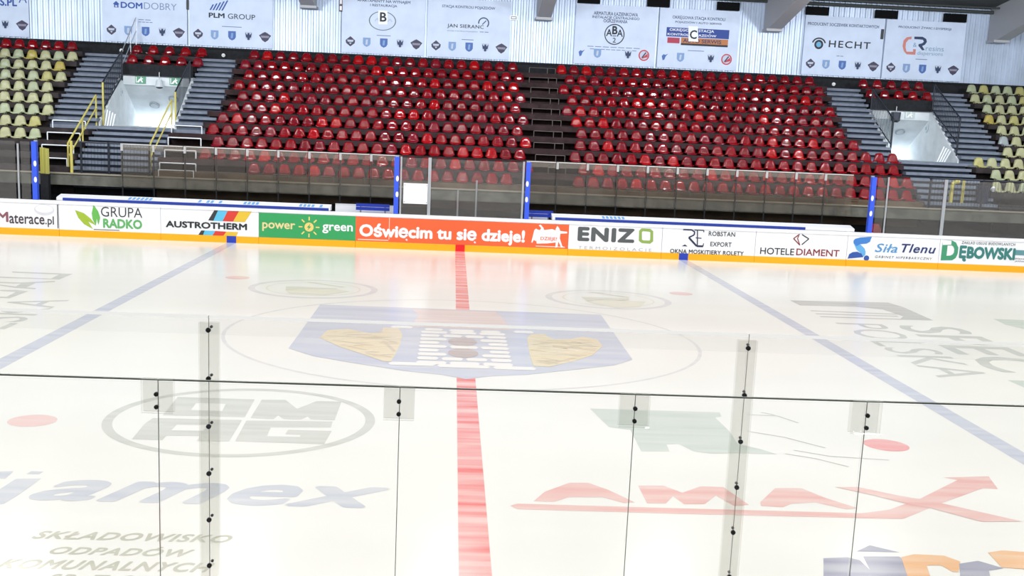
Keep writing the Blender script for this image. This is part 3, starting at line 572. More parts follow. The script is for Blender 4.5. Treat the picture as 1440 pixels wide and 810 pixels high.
# ================================================================ BANNERS
W_shield = mat('sh_light', (128, 160, 206), .6); W_shield2 = mat('sh_blue', (72, 108, 178), .6); W_wine = mat('sh_dark', (66, 62, 86), .6); W_pale = mat('sh_pale', (190, 200, 222), .6); W_redd = mat('sh_red', (196, 62, 74), .6)
B_ink = mat('banner_ink', (38, 58, 96), .6); B_blk = mat('banner_black', (34, 38, 48), .6); B_blue = mat('banner_blue', (46, 84, 164), .6)
def emblem(t, cx, cz, kind):
    f = Flat(on_wall, .006); s = .2
    if kind == 0:
        f.poly([(cx, cz+s), (cx+.19, cz+.04), (cx+.17, cz-.07), (cx, cz-s), (cx-.17, cz-.07), (cx-.19, cz+.04)]); f.poly([(cx-.13, cz+.06), (cx+.13, cz+.06), (cx+.1, cz-.02), (cx-.1, cz-.02)], 1, .002); f.poly([(cx-.05, cz-.05), (cx+.05, cz-.05), (cx, cz-.12)], 1, .002); mats = [W_wine, W_pale]; lb = 'dark diamond badge'
    elif kind in (1, 2):
        f.poly([(cx-.15, cz+.17), (cx+.15, cz+.17), (cx+.15, cz-.06), (cx+.1, cz-.14), (cx, cz-.19), (cx-.1, cz-.14), (cx-.15, cz-.06)]); f.poly([(cx-.03, cz+.1), (cx+.05, cz+.1), (cx+.03, cz-.1), (cx-.05, cz-.1)], 1, .002); mats = [W_shield if kind == 1 else W_shield2, W_pale if kind == 1 else W_shield]; lb = 'light blue shield' if kind == 1 else 'blue shield'
    elif kind == 3:
        f.poly([(cx-.14, cz+.17), (cx+.14, cz+.17), (cx+.13, cz-.08), (cx, cz-.17), (cx-.13, cz-.08)], 1)
        f.poly([(cx-.13, cz+.14), (cx-.05, cz+.05), (cx-.03, cz+.13), (cx+.03, cz+.13), (cx+.05, cz+.05), (cx+.13, cz+.14), (cx+.1, cz-.04), (cx+.05, cz-.06), (cx+.04, cz-.14), (cx-.04, cz-.14), (cx-.05, cz-.06), (cx-.1, cz-.04)], 0, .002); mats = [B_ink, W_pale]; lb = 'dark spread eagle'
    elif kind == 4:
        f.poly([(cx-.1, cz+.15), (cx, cz+.2), (cx+.1, cz+.15), (cx+.24, cz+.06), (cx+.17, cz-.03), (cx+.12, cz-.12), (cx, cz-.2), (cx-.12, cz-.12), (cx-.17, cz-.03), (cx-.24, cz+.06)]); f.poly([(cx-.17, cz+.05), (cx+.17, cz+.05), (cx+.14, cz-.03), (cx-.14, cz-.03)], 1, .002); mats = [W_wine, mat('sh_mid', (140, 140, 160), .6)]; lb = 'wide dark crest'
    elif kind == 5:
        f.poly([(cx-.05, cz-.16), (cx+.02, cz-.12), (cx+.06, cz), (cx+.16, cz+.12), (cx+.04, cz+.06), (cx-.02, cz+.09), (cx-.1, cz+.02)]); mats = [W_shield2]; lb = 'small blue bird'
    else:
        f.circle((cx, cz), .22); f.circle((cx, cz), .17, None, 1, .002); f.poly([(cx-.1, cz-.14), (cx+.16, cz-.06), (cx+.15, cz+.08), (cx+.02, cz-.02)], 0, .004); f.stroke([(cx-.08, cz-.1), (cx+.08, cz+.12)], .05, 2, .006); mats = [W_redd, W_pale, W_wine]; lb = 'round red badge'
    o = f.build('emblem', mats, t); o['label'] = lb
def banner(x0, x1, label, kinds, z0=6.69, z1=9.03, z=7.13):
    t = thing('banner', label, 'banner', ((x0+x1)/2, 25.45, z0))
    MB().box(x0, x1, 25.40, 25.415, z0, z1).build('fabric', M_banner, t)
    for cx, k in kinds: emblem(t, x0+cx, z, k)
    return t
STD = [(.35, 0), (1.0, 1), (1.68, 2), (2.33, 3), (2.98, 4)]; ALT = [(.28, 5), (.95, 1), (2.2, 3), (2.85, 6)]
HW = .004
def wtext(t, rows, m, name='lettering', label=None):
    f = Flat(on_wall, HW)
    for r in rows: f.text(*r[:4], **(r[4] if len(r) > 4 else {}))
    return mk(t, name, f, m, label)
def small_print(t, rows):                              # lines too small to read: a row of short dashes, one to a word
    f = Flat(on_wall, HW)
    for a, b, n in rows:
        for k in range(n):
            u0 = a[0]+(b[0]-a[0])*(k+.08*(n > 1))/n; u1 = a[0]+(b[0]-a[0])*(k+1-.12*(n > 1))/n; z = (a[1]+b[1])/2; f.rect(u0, u1, z-.014, z+.014)
    mk(t, 'small_print', f, mat('thin_blue', (112, 132, 170), .6))
t = banner(-20.4, -17.15, 'white banner cut by the left edge, blue lettering near its top', [(2.33, 3), (2.98, 4)])
wtext(t, [('S.PL', (-18.25,7.84), (-18.24,8.14), (-17.59,7.84), dict(bold=.03)), ('A', (-17.53,7.99), (-17.52,8.33), (-17.21,8.00))], B_blue)
t = banner(-14.32, -11.02, 'white banner with a small house and bold then thin blue lettering', STD)
wtext(t, [('DOM', (-13.60,7.98), (-13.59,8.22), (-12.75,7.98), dict(bold=.03))], B_blue, label='bold blue lettering'); wtext(t, [('DOBRY', (-12.69,7.98), (-12.69,8.24), (-11.42,8.00), dict(bold=-.008))], mat('thin_blue', (112, 132, 170), .6))
f = Flat(on_wall, HW); f.poly([(-13.90,8.12),(-13.77,8.24),(-13.64,8.12),(-13.68,8.11),(-13.68,7.99),(-13.85,7.99),(-13.85,8.11)]); f.poly([(-13.81,8.01),(-13.81,8.08),(-13.73,8.08),(-13.73,8.00)], 1, .002); mk(t, 'house_emblem', f, [B_blue, W_pale])
small_print(t, [((-12.93,7.57), (-12.41,7.57), 2), ((-12.93,7.48), (-12.35,7.48), 4)])
t = banner(-10.94, -7.66, 'white banner with slanted blue bars above black lettering', STD)
f = Flat(on_wall, HW); a0 = (-10.14,8.07)
for k in range(5):
    x = a0[0]+k*.115; h = .22+.045*k; f.poly([(x, a0[1]-.02*k*0), (x+.06, a0[1]), (x+.06+h*.55, a0[1]+h), (x+h*.55, a0[1]+h)])
mk(t, 'bar_emblem', f, B_blue)
wtext(t, [('PLM', (-10.17,7.78), (-10.17,7.97), (-9.55,7.79), dict(bold=.03)), ('GROUP', (-9.42,7.77), (-9.42,7.97), (-8.35,7.79), dict(bold=.004))], B_blk); small_print(t, [((-9.66,7.46), (-8.88,7.47), 1)])
t = banner(-4.93, -1.63, 'white banner with capital B in a white tag over an oval', STD)
wtext(t, [('APARTAMENTY NA WYNAJEM', (-4.33,8.65), (-4.33,8.79), (-2.23,8.66), dict(bold=.013)), ('I RESTAURACJA', (-3.82,8.50), (-3.82,8.62), (-2.75,8.51), dict(bold=.013))], B_ink); small_print(t, [((-3.54,7.41), (-2.98,7.41), 1)])
f = Flat(on_wall, HW); c = (-3.32,7.98); f.annulus(c, .52, .04, 0, 0, 48, .36); f.stroke([(c[0]-.3, c[1]-.02), (c[0]-.2, c[1]+.1), (c[0]-.12, c[1]-.12)], .05, 1); f.stroke([(c[0]+.2, c[1]-.02), (c[0]+.3, c[1]+.08), (c[0]+.38, c[1]-.02)], .05, 1); mk(t, 'oval_emblem', f, [mat('oval_grey', (96, 110, 120), .6), W_pale])
f = Flat(on_wall, .012); f.poly([(-3.48,7.84),(-3.12,7.85),(-3.13,8.38),(-3.50,8.38)]); mk(t, 'sector_tag', f, mat('tag_white', (244, 247, 252), .6)); f = Flat(on_wall, .016); f.text('B', (-3.42,7.95), (-3.43,8.31), (-3.16,7.95), .02); mk(t, 'lettering', f, B_blk)
t = banner(-1.51, 1.80, 'white banner with a speed gauge arc over black lettering', STD, 6.69, 8.96)
wtext(t, [('STACJA KONTROLI POJAZDÓW', (-0.96,8.59), (-0.97,8.75), (1.16,8.61), dict(bold=.012)), ('STACJA KONTROLI POJAZDÓW', (-0.73,7.70), (-0.73,7.76), (0.50,7.71))], B_ink); small_print(t, [((-0.14,7.41), (0.34,7.41), 1), ((0.56,7.74), (0.95,7.74), 2)])
wtext(t, [('JAN SIERANC', (-0.73,7.82), (-0.74,8.00), (0.73,7.84), dict(bold=.014, space=1.06))], B_blk)
f = Flat(on_wall, HW); c = (0.72,8.09); f.annulus(c, .2, .045, 0, 0, 24, None, -45, 190); f.stroke([(c[0]-.05, c[1]-.06), (c[0]+.1, c[1]+.1)], .035); mk(t, 'gauge_emblem', f, B_ink)
t = banner(4.42, 7.71, 'white banner with a round black emblem and a digit below', ALT)
wtext(t, [('ARMATURA ŁAZIENKOWA', (5.14,8.63), (5.13,8.77), (6.93,8.65), dict(bold=.013)), ('INSTALACJE CENTRALNEGO', (5.09,8.47), (5.08,8.60), (7.00,8.50), dict(bold=.013)), ('OGRZEWANIA', (5.55,8.35), (5.54,8.48), (6.52,8.37), dict(bold=.013))], B_ink); small_print(t, [((4.92,7.38), (7.12,7.40), 7), ((5.04,7.28), (6.98,7.30), 9)])
f = Flat(on_wall, HW); c = (6.02,7.90); f.annulus(c, .39, .04, 0, 0, 48); f.text('A', (c[0]-.34, c[1]-.08), (c[0]-.34, c[1]+.2), (c[0]-.1, c[1]-.08), .02); f.text('A', (c[0]+.1, c[1]-.08), (c[0]+.1, c[1]+.2), (c[0]+.34, c[1]-.08), .02); f.text('B', (c[0]-.1, c[1]+.0), (c[0]-.1, c[1]+.33), (c[0]+.12, c[1]+.0), .03); f.text('2', (c[0]-.06, c[1]-.32), (c[0]-.06, c[1]-.13), (c[0]+.07, c[1]-.32), .01); f.stroke([(c[0]-.08, c[1]-.06), (c[0]+.08, c[1]-.06)], .03)
mk(t, 'round_emblem', f, B_blk)
t = banner(7.82, 11.1, 'white banner with a blue, red and orange strip behind a tag C', ALT)
wtext(t, [('OKRĘGOWA STACJA KONTROLI', (8.35,8.60), (8.33,8.76), (10.49,8.65), dict(bold=.013)), ('POJAZDÓW I AUTO SERWIS', (8.47,8.45), (8.46,8.57), (10.36,8.48), dict(bold=.013))], B_ink); small_print(t, [((9.06,7.41), (9.72,7.41), 1)])
f = Flat(on_wall, HW); a = (8.13,8.29); b = (10.70,7.99); X0, X1 = a[0], b[0]; Z1 = a[1]; f.rect(X0, X1, Z1-.36, Z1, 0); f.rect(X0+.06, X0+.56, Z1-.62, Z1-.4, 1); f.rect(X0+.62, X1-.02, Z1-.6, Z1-.38, 2); f.rect(X0+.62, X1-.02, Z1-.68, Z1-.6, 3); mk(t, 'strip_print', f, [mat('st_blue', (40, 70, 150), .6), mat('st_red', (178, 58, 84), .6), mat('st_orange', (190, 120, 70), .6), B_blk])
f = Flat(on_wall, HW*2); f.text('OKRĘGOWA STACJA', (X0+.12, Z1-.17), (X0+.12, Z1-.03), (X0+1.95, Z1-.17), .02); f.text('KONTROLI POJAZDÓW', (X0+.05, Z1-.34), (X0+.05, Z1-.2), (X0+2.05, Z1-.34), .02); mk(t, 'lettering', f, mat('let_white', (232, 236, 246), .6), 'white lettering')
f = Flat(on_wall, HW*2); f.text('AUTO SERWIS', (X0+.7, Z1-.57), (X0+.7, Z1-.42), (X1-.3, Z1-.57), .02); mk(t, 'lettering', f, B_ink)
f = Flat(on_wall, .014); f.poly([(9.05,7.77),(9.45,7.77),(9.40,8.37),(9.01,8.37)]); mk(t, 'sector_tag', f, mat('tag_white', (244, 247, 252))); f = Flat(on_wall, .018); f.text('C', (9.10,7.87), (9.08,8.22), (9.38,7.87), .02); mk(t, 'lettering', f, B_blk)
t = banner(13.8, 17.09, 'white banner with a black eye shape beside black capitals', STD)
wtext(t, [('PRODUCENT SOCZEWEK KONTAKTOWYCH', (13.91,8.65), (13.90,8.77), (16.86,8.68), dict(bold=.013))], B_ink); small_print(t, [((15.20,7.48), (15.51,7.48), 2)])
wtext(t, [('HECHT', (14.86,7.81), (14.83,8.09), (16.58,7.83), dict(bold=.015, space=1.2))], B_blk)
f = Flat(on_wall, HW); c = (14.43,7.90); f.annulus(c, .145, .08, 0, 0, 28); f.circle(c, .1, None, 1, .001); f.annulus(c, .27, .06, 0, 0, 20, .25, 15, 165); mk(t, 'eye_emblem', f, [B_blk, mat('eye_blue', (104, 176, 220), .6)])
t = banner(17.17, 20.5, 'white banner with salmon and navy initials, farthest right', STD)
wtext(t, [('PRODUCENT ŻYWIC I DYSPERSJI', (17.68,8.69), (17.67,8.83), (19.88,8.72), dict(bold=.013))], B_ink); small_print(t, [((18.52,7.51), (19.01,7.51), 1)])
f = Flat(on_wall, HW)
f.poly([(18.26,8.40),(18.26,8.29),(18.14,8.27),(18.05,8.14),(18.05,7.95),(18.11,7.79),(18.29,7.79),(18.39,7.80),(18.37,7.90),(18.49,7.90),(18.49,7.68),(18.13,7.68),(17.99,7.81),(17.92,8.00),(17.94,8.23),(18.06,8.36)], 0)
f.poly([(18.37,8.40),(18.72,8.41),(18.88,8.33),(18.92,8.21),(18.85,8.10),(18.74,8.04),(18.86,7.89),(18.76,7.87),(18.58,8.04),(18.58,8.11),(18.73,8.15),(18.79,8.22),(18.74,8.29),(18.61,8.30),(18.38,8.30)], 1)
mk(t, 'initial', f, [mat('salmon', (208, 130, 122), .6), B_ink])
wtext(t, [('resins', (18.91,7.86), (18.89,8.05), (19.66,7.87)), ('dispersions', (18.57,7.64), (18.55,7.83), (19.64,7.66)), ('&', (18.36,7.99), (18.35,8.16), (18.51,7.99))], mat('let_steel', (120, 158, 186), .6))
# dark vent boxes above the banners
for i, (x, lb) in enumerate(((4.9, 'above the left end of the banner with the round emblem'), (7.72, 'above the gap left of the banner tagged C'), (10.57, 'above the right end of the banner tagged C'), (14.24, 'above the left end of the eye banner'), (17.1, 'above the gap right of the eye banner'), (19.97, 'above the salmon initial banner, farthest right'))):
    t = thing('vent_box', 'black box ' + lb, 'vent', (x, 25.4, 9.05), 'black boxes above the banners')
    MB().box(x-.45, x+.45, 25.25, 25.45, 9.05, 9.37).build('housing', M_vent, t); m = MB()
    for k in range(3): m.box(x-.42, x+.42, 25.24, 25.25, 9.10+k*.08, 9.13+k*.08)
    m.build('louvre', M_vent, t)
# small things on the wall
def wall_sign(u, wd, ht, label, m1, name='wall_sign'):
    t = thing(name, label, 'sign', (u[0], 25.4, u[1])); MB().box(u[0]-wd/2, u[0]+wd/2, 25.38, 25.45, u[1]-ht/2, u[1]+ht/2).build('plate', m1, t); return t
u = (1.92,8.35); t = wall_sign(u, .32, .18, 'small white plate with dark border beside the speed gauge banner', M_white); f = Flat(lambda a, b, h: (a, 25.378-h, b), .002); f.ring([(u[0]-.11, u[1]-.05), (u[0]+.11, u[1]-.05), (u[0]+.11, u[1]+.05), (u[0]-.11, u[1]+.05)], [(u[0]-.09, u[1]-.03), (u[0]+.09, u[1]-.03), (u[0]+.09, u[1]+.03), (u[0]-.09, u[1]+.03)]); mk(t, 'border_print', f, M_ink)
u = (-4.98,8.51); t = wall_sign(u, .13, .5, 'narrow dark sign on the wall left of the banner tagged B', mat('sign_plum', (92, 74, 84), .6)); f = Flat(lambda a, b, h: (a, 25.378-h, b), .002); f.rect(u[0]-.04, u[0]+.04, u[1]-.2, u[1]-.04); f.rect(u[0]-.04, u[0]+.04, u[1]+.04, u[1]+.2); mk(t, 'letter_panel', f, M_white)
u = (-10.99,8.27); wall_sign(u, .1, .45, 'thin black strip between the house banner and the slanted bar banner', M_ink, 'wall_strip')
u = (17.02,8.43); t = wall_sign(u, .12, .4, 'small dark hooked plate between the eye banner and salmon banner', M_ink, 'wall_strip')
for fx, fy, fz, gx, lb in ((12.80, 24.7, 9.36, 12.5, 'black round floodlight on the side of the middle right girder'), (22.2, 24.3, 9.52, 21.9, 'black round floodlight on the side of the rightmost girder')):
    t = thing('floodlight', lb, 'floodlight', (fx, fy, fz), 'floodlights on the girders')
    hs = MB().tube((fx, fy, fz+.06), (fx, fy-.25, fz-.03), .13, 16, 0, .2).build('housing', M_vent, t); MB().tube((gx, fy, fz+.12), (fx, fy, fz+.08), .05).build('bracket', M_vent, t)
    MB().tube((fx, fy-.25, fz-.03), (fx, fy-.26, fz-.033), .18, 16).build('lens', mat('lens', (60, 66, 74), .1), hs)
# ================================================================ SEATS
def seat_mesh(name, m):                                 # moulded bucket seat, front towards -Y, underside of the pan at z = 0
    prof = [(-.34, .012, .17), (-.33, .05, .195), (-.20, .045, .2), (-.06, .04, .205), (-.024, .07, .205), (-.022, .13, .192), (-.013, .22, .17), (.004, .30, .148), (.017, .335, .138), (.034, .358, .13), (.055, .370, .122), (.078, .364, .118), (.092, .345, .116)]
    nt = 10; bm = bmesh.new(); R = []
    for i, (y, z, hw) in enumerate(prof):
        row = []; hw *= 1.06
        for j in range(nt+1):
            t = j/nt*2-1; e = abs(t)**3
            if i < 4: v = (hw*t, y, z+.035*e)           # pan with raised sides
            else: v = (hw*t, y+.07*(max(0, abs(t)-.5)/.5)**2, z-(.035*t**4 if i > 7 else .0))
            row.append(bm.verts.new(v))
        R.append(row)
    for a, b in zip(R, R[1:]):
        for j in range(nt): bm.faces.new((a[j], a[j+1], b[j+1], b[j])).smooth = True
    g = bmesh.ops.solidify(bm, geom=bm.faces[:], thickness=.012)
    for s in (-1, 1):                                   # bolted feet
        for q in (-.26, -.1):
            vs = [bm.verts.new((s*.1+dx, q+dy, z)) for z in (0., .045) for dx, dy in ((-.015, -.02), (.015, -.02), (.015, .02), (-.015, .02))]
            for q4 in ((0, 1, 5, 4), (1, 2, 6, 5), (2, 3, 7, 6), (3, 0, 4, 7)): bm.faces.new([vs[k] for k in q4])
    bmesh.ops.recalc_face_normals(bm, faces=bm.faces)
    me = bpy.data.meshes.new(name); bm.to_mesh(me); bm.free(); me.materials.append(m); return me
REDS = [mat('seat_red_a', (172, 10, 27), .10, 0, .85), mat('seat_red_b', (152, 12, 30), .11, 0, .85), mat('seat_red_c', (208, 9, 20), .10, 0, .85), mat('seat_red_d', (160, 26, 46), .13, 0, .8)]
YELS = [mat('seat_yel_a', (222, 222, 178), .3), mat('seat_yel_b', (222, 216, 146), .3), mat('seat_yel_c', (214, 222, 186), .3), mat('seat_yel_d', (224, 206, 112), .3), mat('seat_grey', (200, 210, 212), .3)]
RM = [seat_mesh('red_stadium_seat', m) for m in REDS]; YM = [seat_mesh('yellow_stadium_seat', m) for m in YELS]
def pick(ms, wts): return random.choices(ms, wts)[0]
ROWN = {11: 'bottom row', 10: 'second row up', 9: 'third row up', 8: 'fourth row up', 7: 'fifth row up', 6: 'sixth row up', 5: 'seventh row up', 4: 'eighth row up', 3: 'ninth row up', 2: 'second row from the top', 1: 'top row'}
LEFT = {1: (-8.24, 21), 2: (-8.46, 22), 3: (-8.19, 21), 4: (-8.43, 22), 5: (-8.17, 21), 6: (-8.38, 22), 7: (-8.62, 22), 8: (-8.83, 23), 9: (-8.52, 22), 10: (-8.81, 23), 11: (-7.03, 18)}
LEND = {1: 1.92, 2: 2.15, 3: 1.92, 4: 2.16, 5: 1.95, 6: 2.21, 7: 1.98, 8: 2.26, 9: 2.03, 10: 2.28, 11: 1.53}
RIGHT = {1: (3.87, 13.94, 21), 2: (4.15, 14.14, 21), 3: (3.87, 13.92, 21), 4: (4.15, 14.19, 21), 5: (3.91, 13.94, 21), 6: (4.21, 14.16, 21), 7: (4.34, 14.5, 21), 8: (4.24, 15.76, 24), 9: (4.0, 15.56, 24), 10: (4.26, 15.82, 24), 11: (4.02, 15.58, 24)}
rest = []
def put(ms, wts, x, r, label, group, name, z=None, y=None):
    o = bpy.data.objects.new(name, pick(ms, wts)); C.objects.link(o)
    o.location = (x, YR(r)+.06 if y is None else y, T(r) if z is None else z)
    tag(o, label, 'seat', group); return o
RW = [5, 4, 1.2, .8]
n_red = 0
for r in range(11, 0, -1):
    x0, n = LEFT[r]; xs = [x0+(LEND[r]-x0)*k/(n-1) for k in range(n)]
    a, b, n2 = RIGHT[r]; xs2 = [a+(b-a)*k/(n2-1) for k in range(n2)]
    for side, X in (('left', xs[::-1]), ('right', xs2)):
        for k, x in enumerate(X):
            if r >= 6 or (r == 5 and n_red < 300):
                put(RM, RW, x, r, 'red stadium seat, %s of the %s block, %s from the central gap' % (ROWN[r], side, ORD[k+1]), 'red seats of the stand', 'red_stadium_seat'); n_red += 1
            else: rest.append((x, r))
for a, b in ((-12.77, -10.28), (16.16, 18.47)):
    for r in (1, 2):
        for k in range(5): rest.append((a+(b-a)*k/4+(.08 if r == 2 and a > 0 else 0), r))
for k in range(12): rest.append((-15.26-.5*k, 1))
bm = bmesh.new()                                        # the small far seats of the upper rows: one object
for x, r in rest:
    me = pick(RM, RW); n0 = len(bm.verts); f0 = len(bm.faces); bm.from_mesh(me); bm.verts.ensure_lookup_table(); bm.faces.ensure_lookup_table()
    bmesh.ops.translate(bm, verts=bm.verts[n0:], vec=(x, YR(r)+.06, T(r))); mi = RM.index(me)
    for f in bm.faces[f0:]: f.material_index = mi
me = bpy.data.meshes.new('upper_seating'); bm.to_mesh(me); bm.free(); [me.materials.append(m) for m in REDS]
o = bpy.data.objects.new('upper_seating', me); C.objects.link(o); o['kind'] = 'stuff'; tag(o, 'red stadium seats filling the upper rows of the stand', 'seats')
put(RM, [0, 0, 1, 0], 14.0, 11, 'single red seat low behind the glass beside the rightmost blue post', 'red seats of the stand', 'red_stadium_seat', .98, 16.0)
m = MB(); m.box(13.75, 14.25, 15.7, 16.1, .90, .98); m.box(13.8, 13.86, 15.8, 15.86, 0, .9); m.box(14.14, 14.2, 15.8, 15.86, 0, .9); tag(m.build('seat_stand', M_frame), 'dark stand under the single red seat behind the boards', 'stand')
YW = [6, 2.5, 3, .35, .2]
for r, x in {2: -15.03, 3: -15.28, 4: -15.01, 5: -15.28, 6: -15.05, 7: -14.79, 8: -15.01, 9: -14.77}.items():
    for k in range(8):
        xx = x-.505*k
        if xx > -18.6: put(YM, YW, xx, r, 'pale yellow stadium seat, left stand, %s, %s from the stairs' % ({2: 'row under the red seats', 9: 'lowest row', 8: 'second row from below', 7: 'third row from below', 6: 'fourth row from below', 5: 'fifth row from below', 4: 'sixth row from below', 3: 'seventh row from below'}[r], ORD[k+1]), 'yellow seats at left', 'yellow_stadium_seat')
for r, x in {1: 20.66, 2: 20.53, 3: 20.75, 4: 20.53, 5: 20.75, 6: 20.53, 7: 20.4, 8: 19.0, 9: 19.37, 10: 19.1}.items():
    for k in range(9):
        xx = x+.505*k
        if xx < 23.6-(10-r)*.0: put(YM, YW, xx, r, 'pale yellow stadium seat, right stand, %s, %s from the stairs' % ({1: 'top row', 2: 'second row from above', 3: 'third row from above', 4: 'fourth row from above', 5: 'fifth row from above', 6: 'fifth row from below', 7: 'fourth row from below', 8: 'third row from below', 9: 'second row from below', 10: 'lowest row'}[r], ORD[k+1]), 'yellow seats at right', 'yellow_stadium_seat')

# ================================================================ EMPTY SEAT FRAMES
def uframe(x0, x1, r, label, m, group, z=None, y=None, h=.21, rad=.014, mid=None):
    z = T(r) if z is None else z; y = YR(r)-.05 if y is None else y
    t = thing('seat_bracket', label, 'frame', ((x0+x1)/2, y, z), group)
    MB().tube((x0, y, z+h), (x1, y, z+h), rad).build('rail', m, t)
    for a in (x0, x1)+((mid,) if mid else ()): MB().tube((a, y, z), (a, y, z+h), rad).build('leg', m, t)
for r in range(1, 10):
    d = -.03*(r-1)*0
    uframe(2.55+.03*(r % 2), 3.62, r, 'dark empty seat frame in the central gap between red blocks, %s' % ROWN[r], M_frame, 'empty frames in the central gap', mid=3.3)
uframe(3.0, 3.6, 10, 'pale empty seat frame low in the central gap, second row up', M_frame, 'empty frames in the central gap')
for px, py, r in (((79,127), 170.5, 8), ((70,123), 187.5, 9), ((60,109), 204.5, 10), ((62,98), 223, 11)):
    pass
LF = {8: (-14.35, -13.22), 9: (-14.3, -13.2), 10: (-14.25, -13.2), 11: (-14.0, -13.2)}
for r, (a, b) in LF.items(): uframe(a, b, r, 'white empty seat frame left of the lower left stairs, %s' % ROWN[r], M_whitepaint, 'white frames by the left stairs', rad=.02, h=.26)
RF = {8: (-10.25, -9.2), 9: (-10.2, -9.08), 10: (-10.15, -9.1), 11: (-10.15, -8.95)}
for r, (a, b) in RF.items(): uframe(a, b, r, 'white empty seat frame right of the lower left stairs, %s' % ROWN[r], M_whitepaint, 'white frames by the left stairs', rad=.02, h=.26)
for k, x in enumerate((-10.1, -6.3, -4.8, -3.3)): uframe(x, x+(1.15 if k == 0 else .5), 11, 'pale empty frame on the parapet ledge below the left red block, %s from the left' % ORD[k+1], M_whitepaint if k == 0 else M_frame, 'frames on the ledge at left', 1.90, 17.1, .22)
for k, x in enumerate((5.6, 7.3, 8.9, 10.5, 12.1, 13.2)): uframe(x, x+.5, 11, 'pale empty frame on the parapet ledge below the right red block, %s from the left' % ORD[k+1], M_frame, 'frames on the ledge at right', 1.90, 17.1, .22)

# ================================================================ RAILINGS
def slope_rail(label, x, ya, za, yb, zb, foot, n, m_low=None, group='black railings of the passages'):
    t = thing('stair_railing', label, 'railing', (x, ya, foot), group)
    MB().tube((x, ya, za), (x, yb, zb), .03).build('top_rail', M_railblk, t); MB().tube((x, ya, za-.95), (x, yb, zb-.95), .022).build('bottom_rail', M_railblk, t)
    m = MB()
    for k in range(1, n): q = k/n; m.tube((x, ya+(yb-ya)*q, za+(zb-za)*q-.95), (x, ya+(yb-ya)*q, za+(zb-za)*q), .012, 6)
    m.build('bar_panel', M_railblk, t)
    MB().tube((x, ya, foot), (x, ya, za), .035).build('post', m_low or M_railblk, t); MB().tube((x, yb, zb-1.1), (x, yb, zb), .03).build('post', M_railblk, t)
slope_rail('black barred railing with yellow post, left edge of left passage', -12.96, 20.75, 4.97, 23.2, 6.23, 3.43, 18, M_railyel)
slope_rail('black barred railing with yellow post, right edge of left passage', -10.42, 20.85, 4.75, 23.2, 5.95, 3.43, 18, M_railyel)
slope_rail('black barred railing along the left edge of the right passage', 16.05, 20.75, 4.95, 23.2, 6.1, 3.43, 18)
slope_rail('black barred railing along the right edge of the right passage', 18.6, 20.75, 5.08, 23.4, 6.4, 3.43, 18)
def pipe_rail(label, x, ya, za, yb, zb, m, feet, drop=.45):
    t = thing('handrail', label, 'railing', (x, ya, feet[0][1]))
    rd = .018 if m is M_steel else .03; MB().tube((x, ya, za), (x, yb, zb), rd).build('rail', m, t); MB().tube((x, ya, za-drop), (x, yb, zb-drop), rd*.8).build('rail', m, t)
    for y, z in feet: q = (y-ya)/(yb-ya); MB().tube((x, y, z), (x, y, za+(zb-za)*q), rd).build('post', m, t)
pipe_rail('yellow pipe handrail descending the lower left stairs, left side', -13.12, 17.35, 2.85, 20.45, 4.5, M_railyel, ((17.35, 1.9), (18.9, 2.6), (20.45, 3.3)))
pipe_rail('faint yellow pipe handrail descending the lower left stairs, right side', -10.42, 17.35, 2.95, 20.3, 4.45, M_railyel, ((17.35, 1.9), (20.3, 3.4)))
pipe_rail('thin grey pipe handrail rising across the house banner', -12.96, 23.2, 6.2, 25.2, 7.62, M_steel, ((24.4, 6.15), (25.2, 6.15)), .5)
def guard(label, x0, x1, n, posts):
    t = thing('guard_railing', label, 'railing', ((x0+x1)/2, 17.05, 1.9))
    MB().tube((x0, 17.05, 2.92), (x1, 17.05, 2.92), .028).build('top_rail', M_railblk, t); MB().tube((x0, 17.05, 2.0), (x1, 17.05, 2.0), .02).build('bottom_rail', M_railblk, t)
    m = MB()
    for k in range(1, n): m.tube((x0+(x1-x0)*k/n, 17.05, 2.0), (x0+(x1-x0)*k/n, 17.05, 2.92), .006, 6)
    m.build('bar_panel', M_railblk, t)
    for p in posts: MB().tube((p, 17.05, 1.9), (p, 17.05, 2.95), .04).build('post', M_railblk, t)
guard('black barred guard railing at the foot of the lower left stairs', -12.7, -10.35, 22, (-12.6, -11.7, -10.38))
guard('black barred guard railing at the foot of the right stairs', 16.1, 21.0, 44, (16.15, 18.0, 19.9))
for x0, s, lb in ((17.78, 1, 'right'), (-12.88, -1, 'left')):
    t = thing('lit_step_side', 'pale slats standing in for lit step sides at the foot of the %s passage' % lb, 'barrier', (x0, 20.6, 3.43))
    for k in range(4):  # slats added in place of the brightly lit step sides
        a = x0+k*.09; MB().prism([(a, 20.55, 3.44), (a+.05, 20.55, 3.44), (a+.05+.36*(s > 0), 20.9, 4.02-.05*k), (a+.36*(s > 0), 20.9, 4.02-.05*k)], (0, .02, -.0)).build('slat', M_whitepaint, t)
t = thing('yellow_barrier', 'bent yellow hoop barrier behind the glass at far right', 'barrier', (17.3, 17.6, 1.86)); MB().path([(17.12, 17.5, 1.86), (17.12, 17.5, 2.72), (17.2, 17.5, 2.82), (17.36, 17.5, 2.84)], .07).build('hoop', M_railyel, t); MB().tube((17.52, 17.5, 1.86), (17.52, 17.5, 2.9), .05).build('post', M_railyel, t)
tag(MB().tube((-12.9, 17.0, 1.9), (-12.9, 17.0, 2.95), .05).build('yellow_post', M_railyel), 'pale yellow upright post left of the lower left guard railing', 'post')
m = MB(); pts = [(-13.78+.3*k/6, 16.6+.08*math.sin(k), 1.86) for k in range(7)]
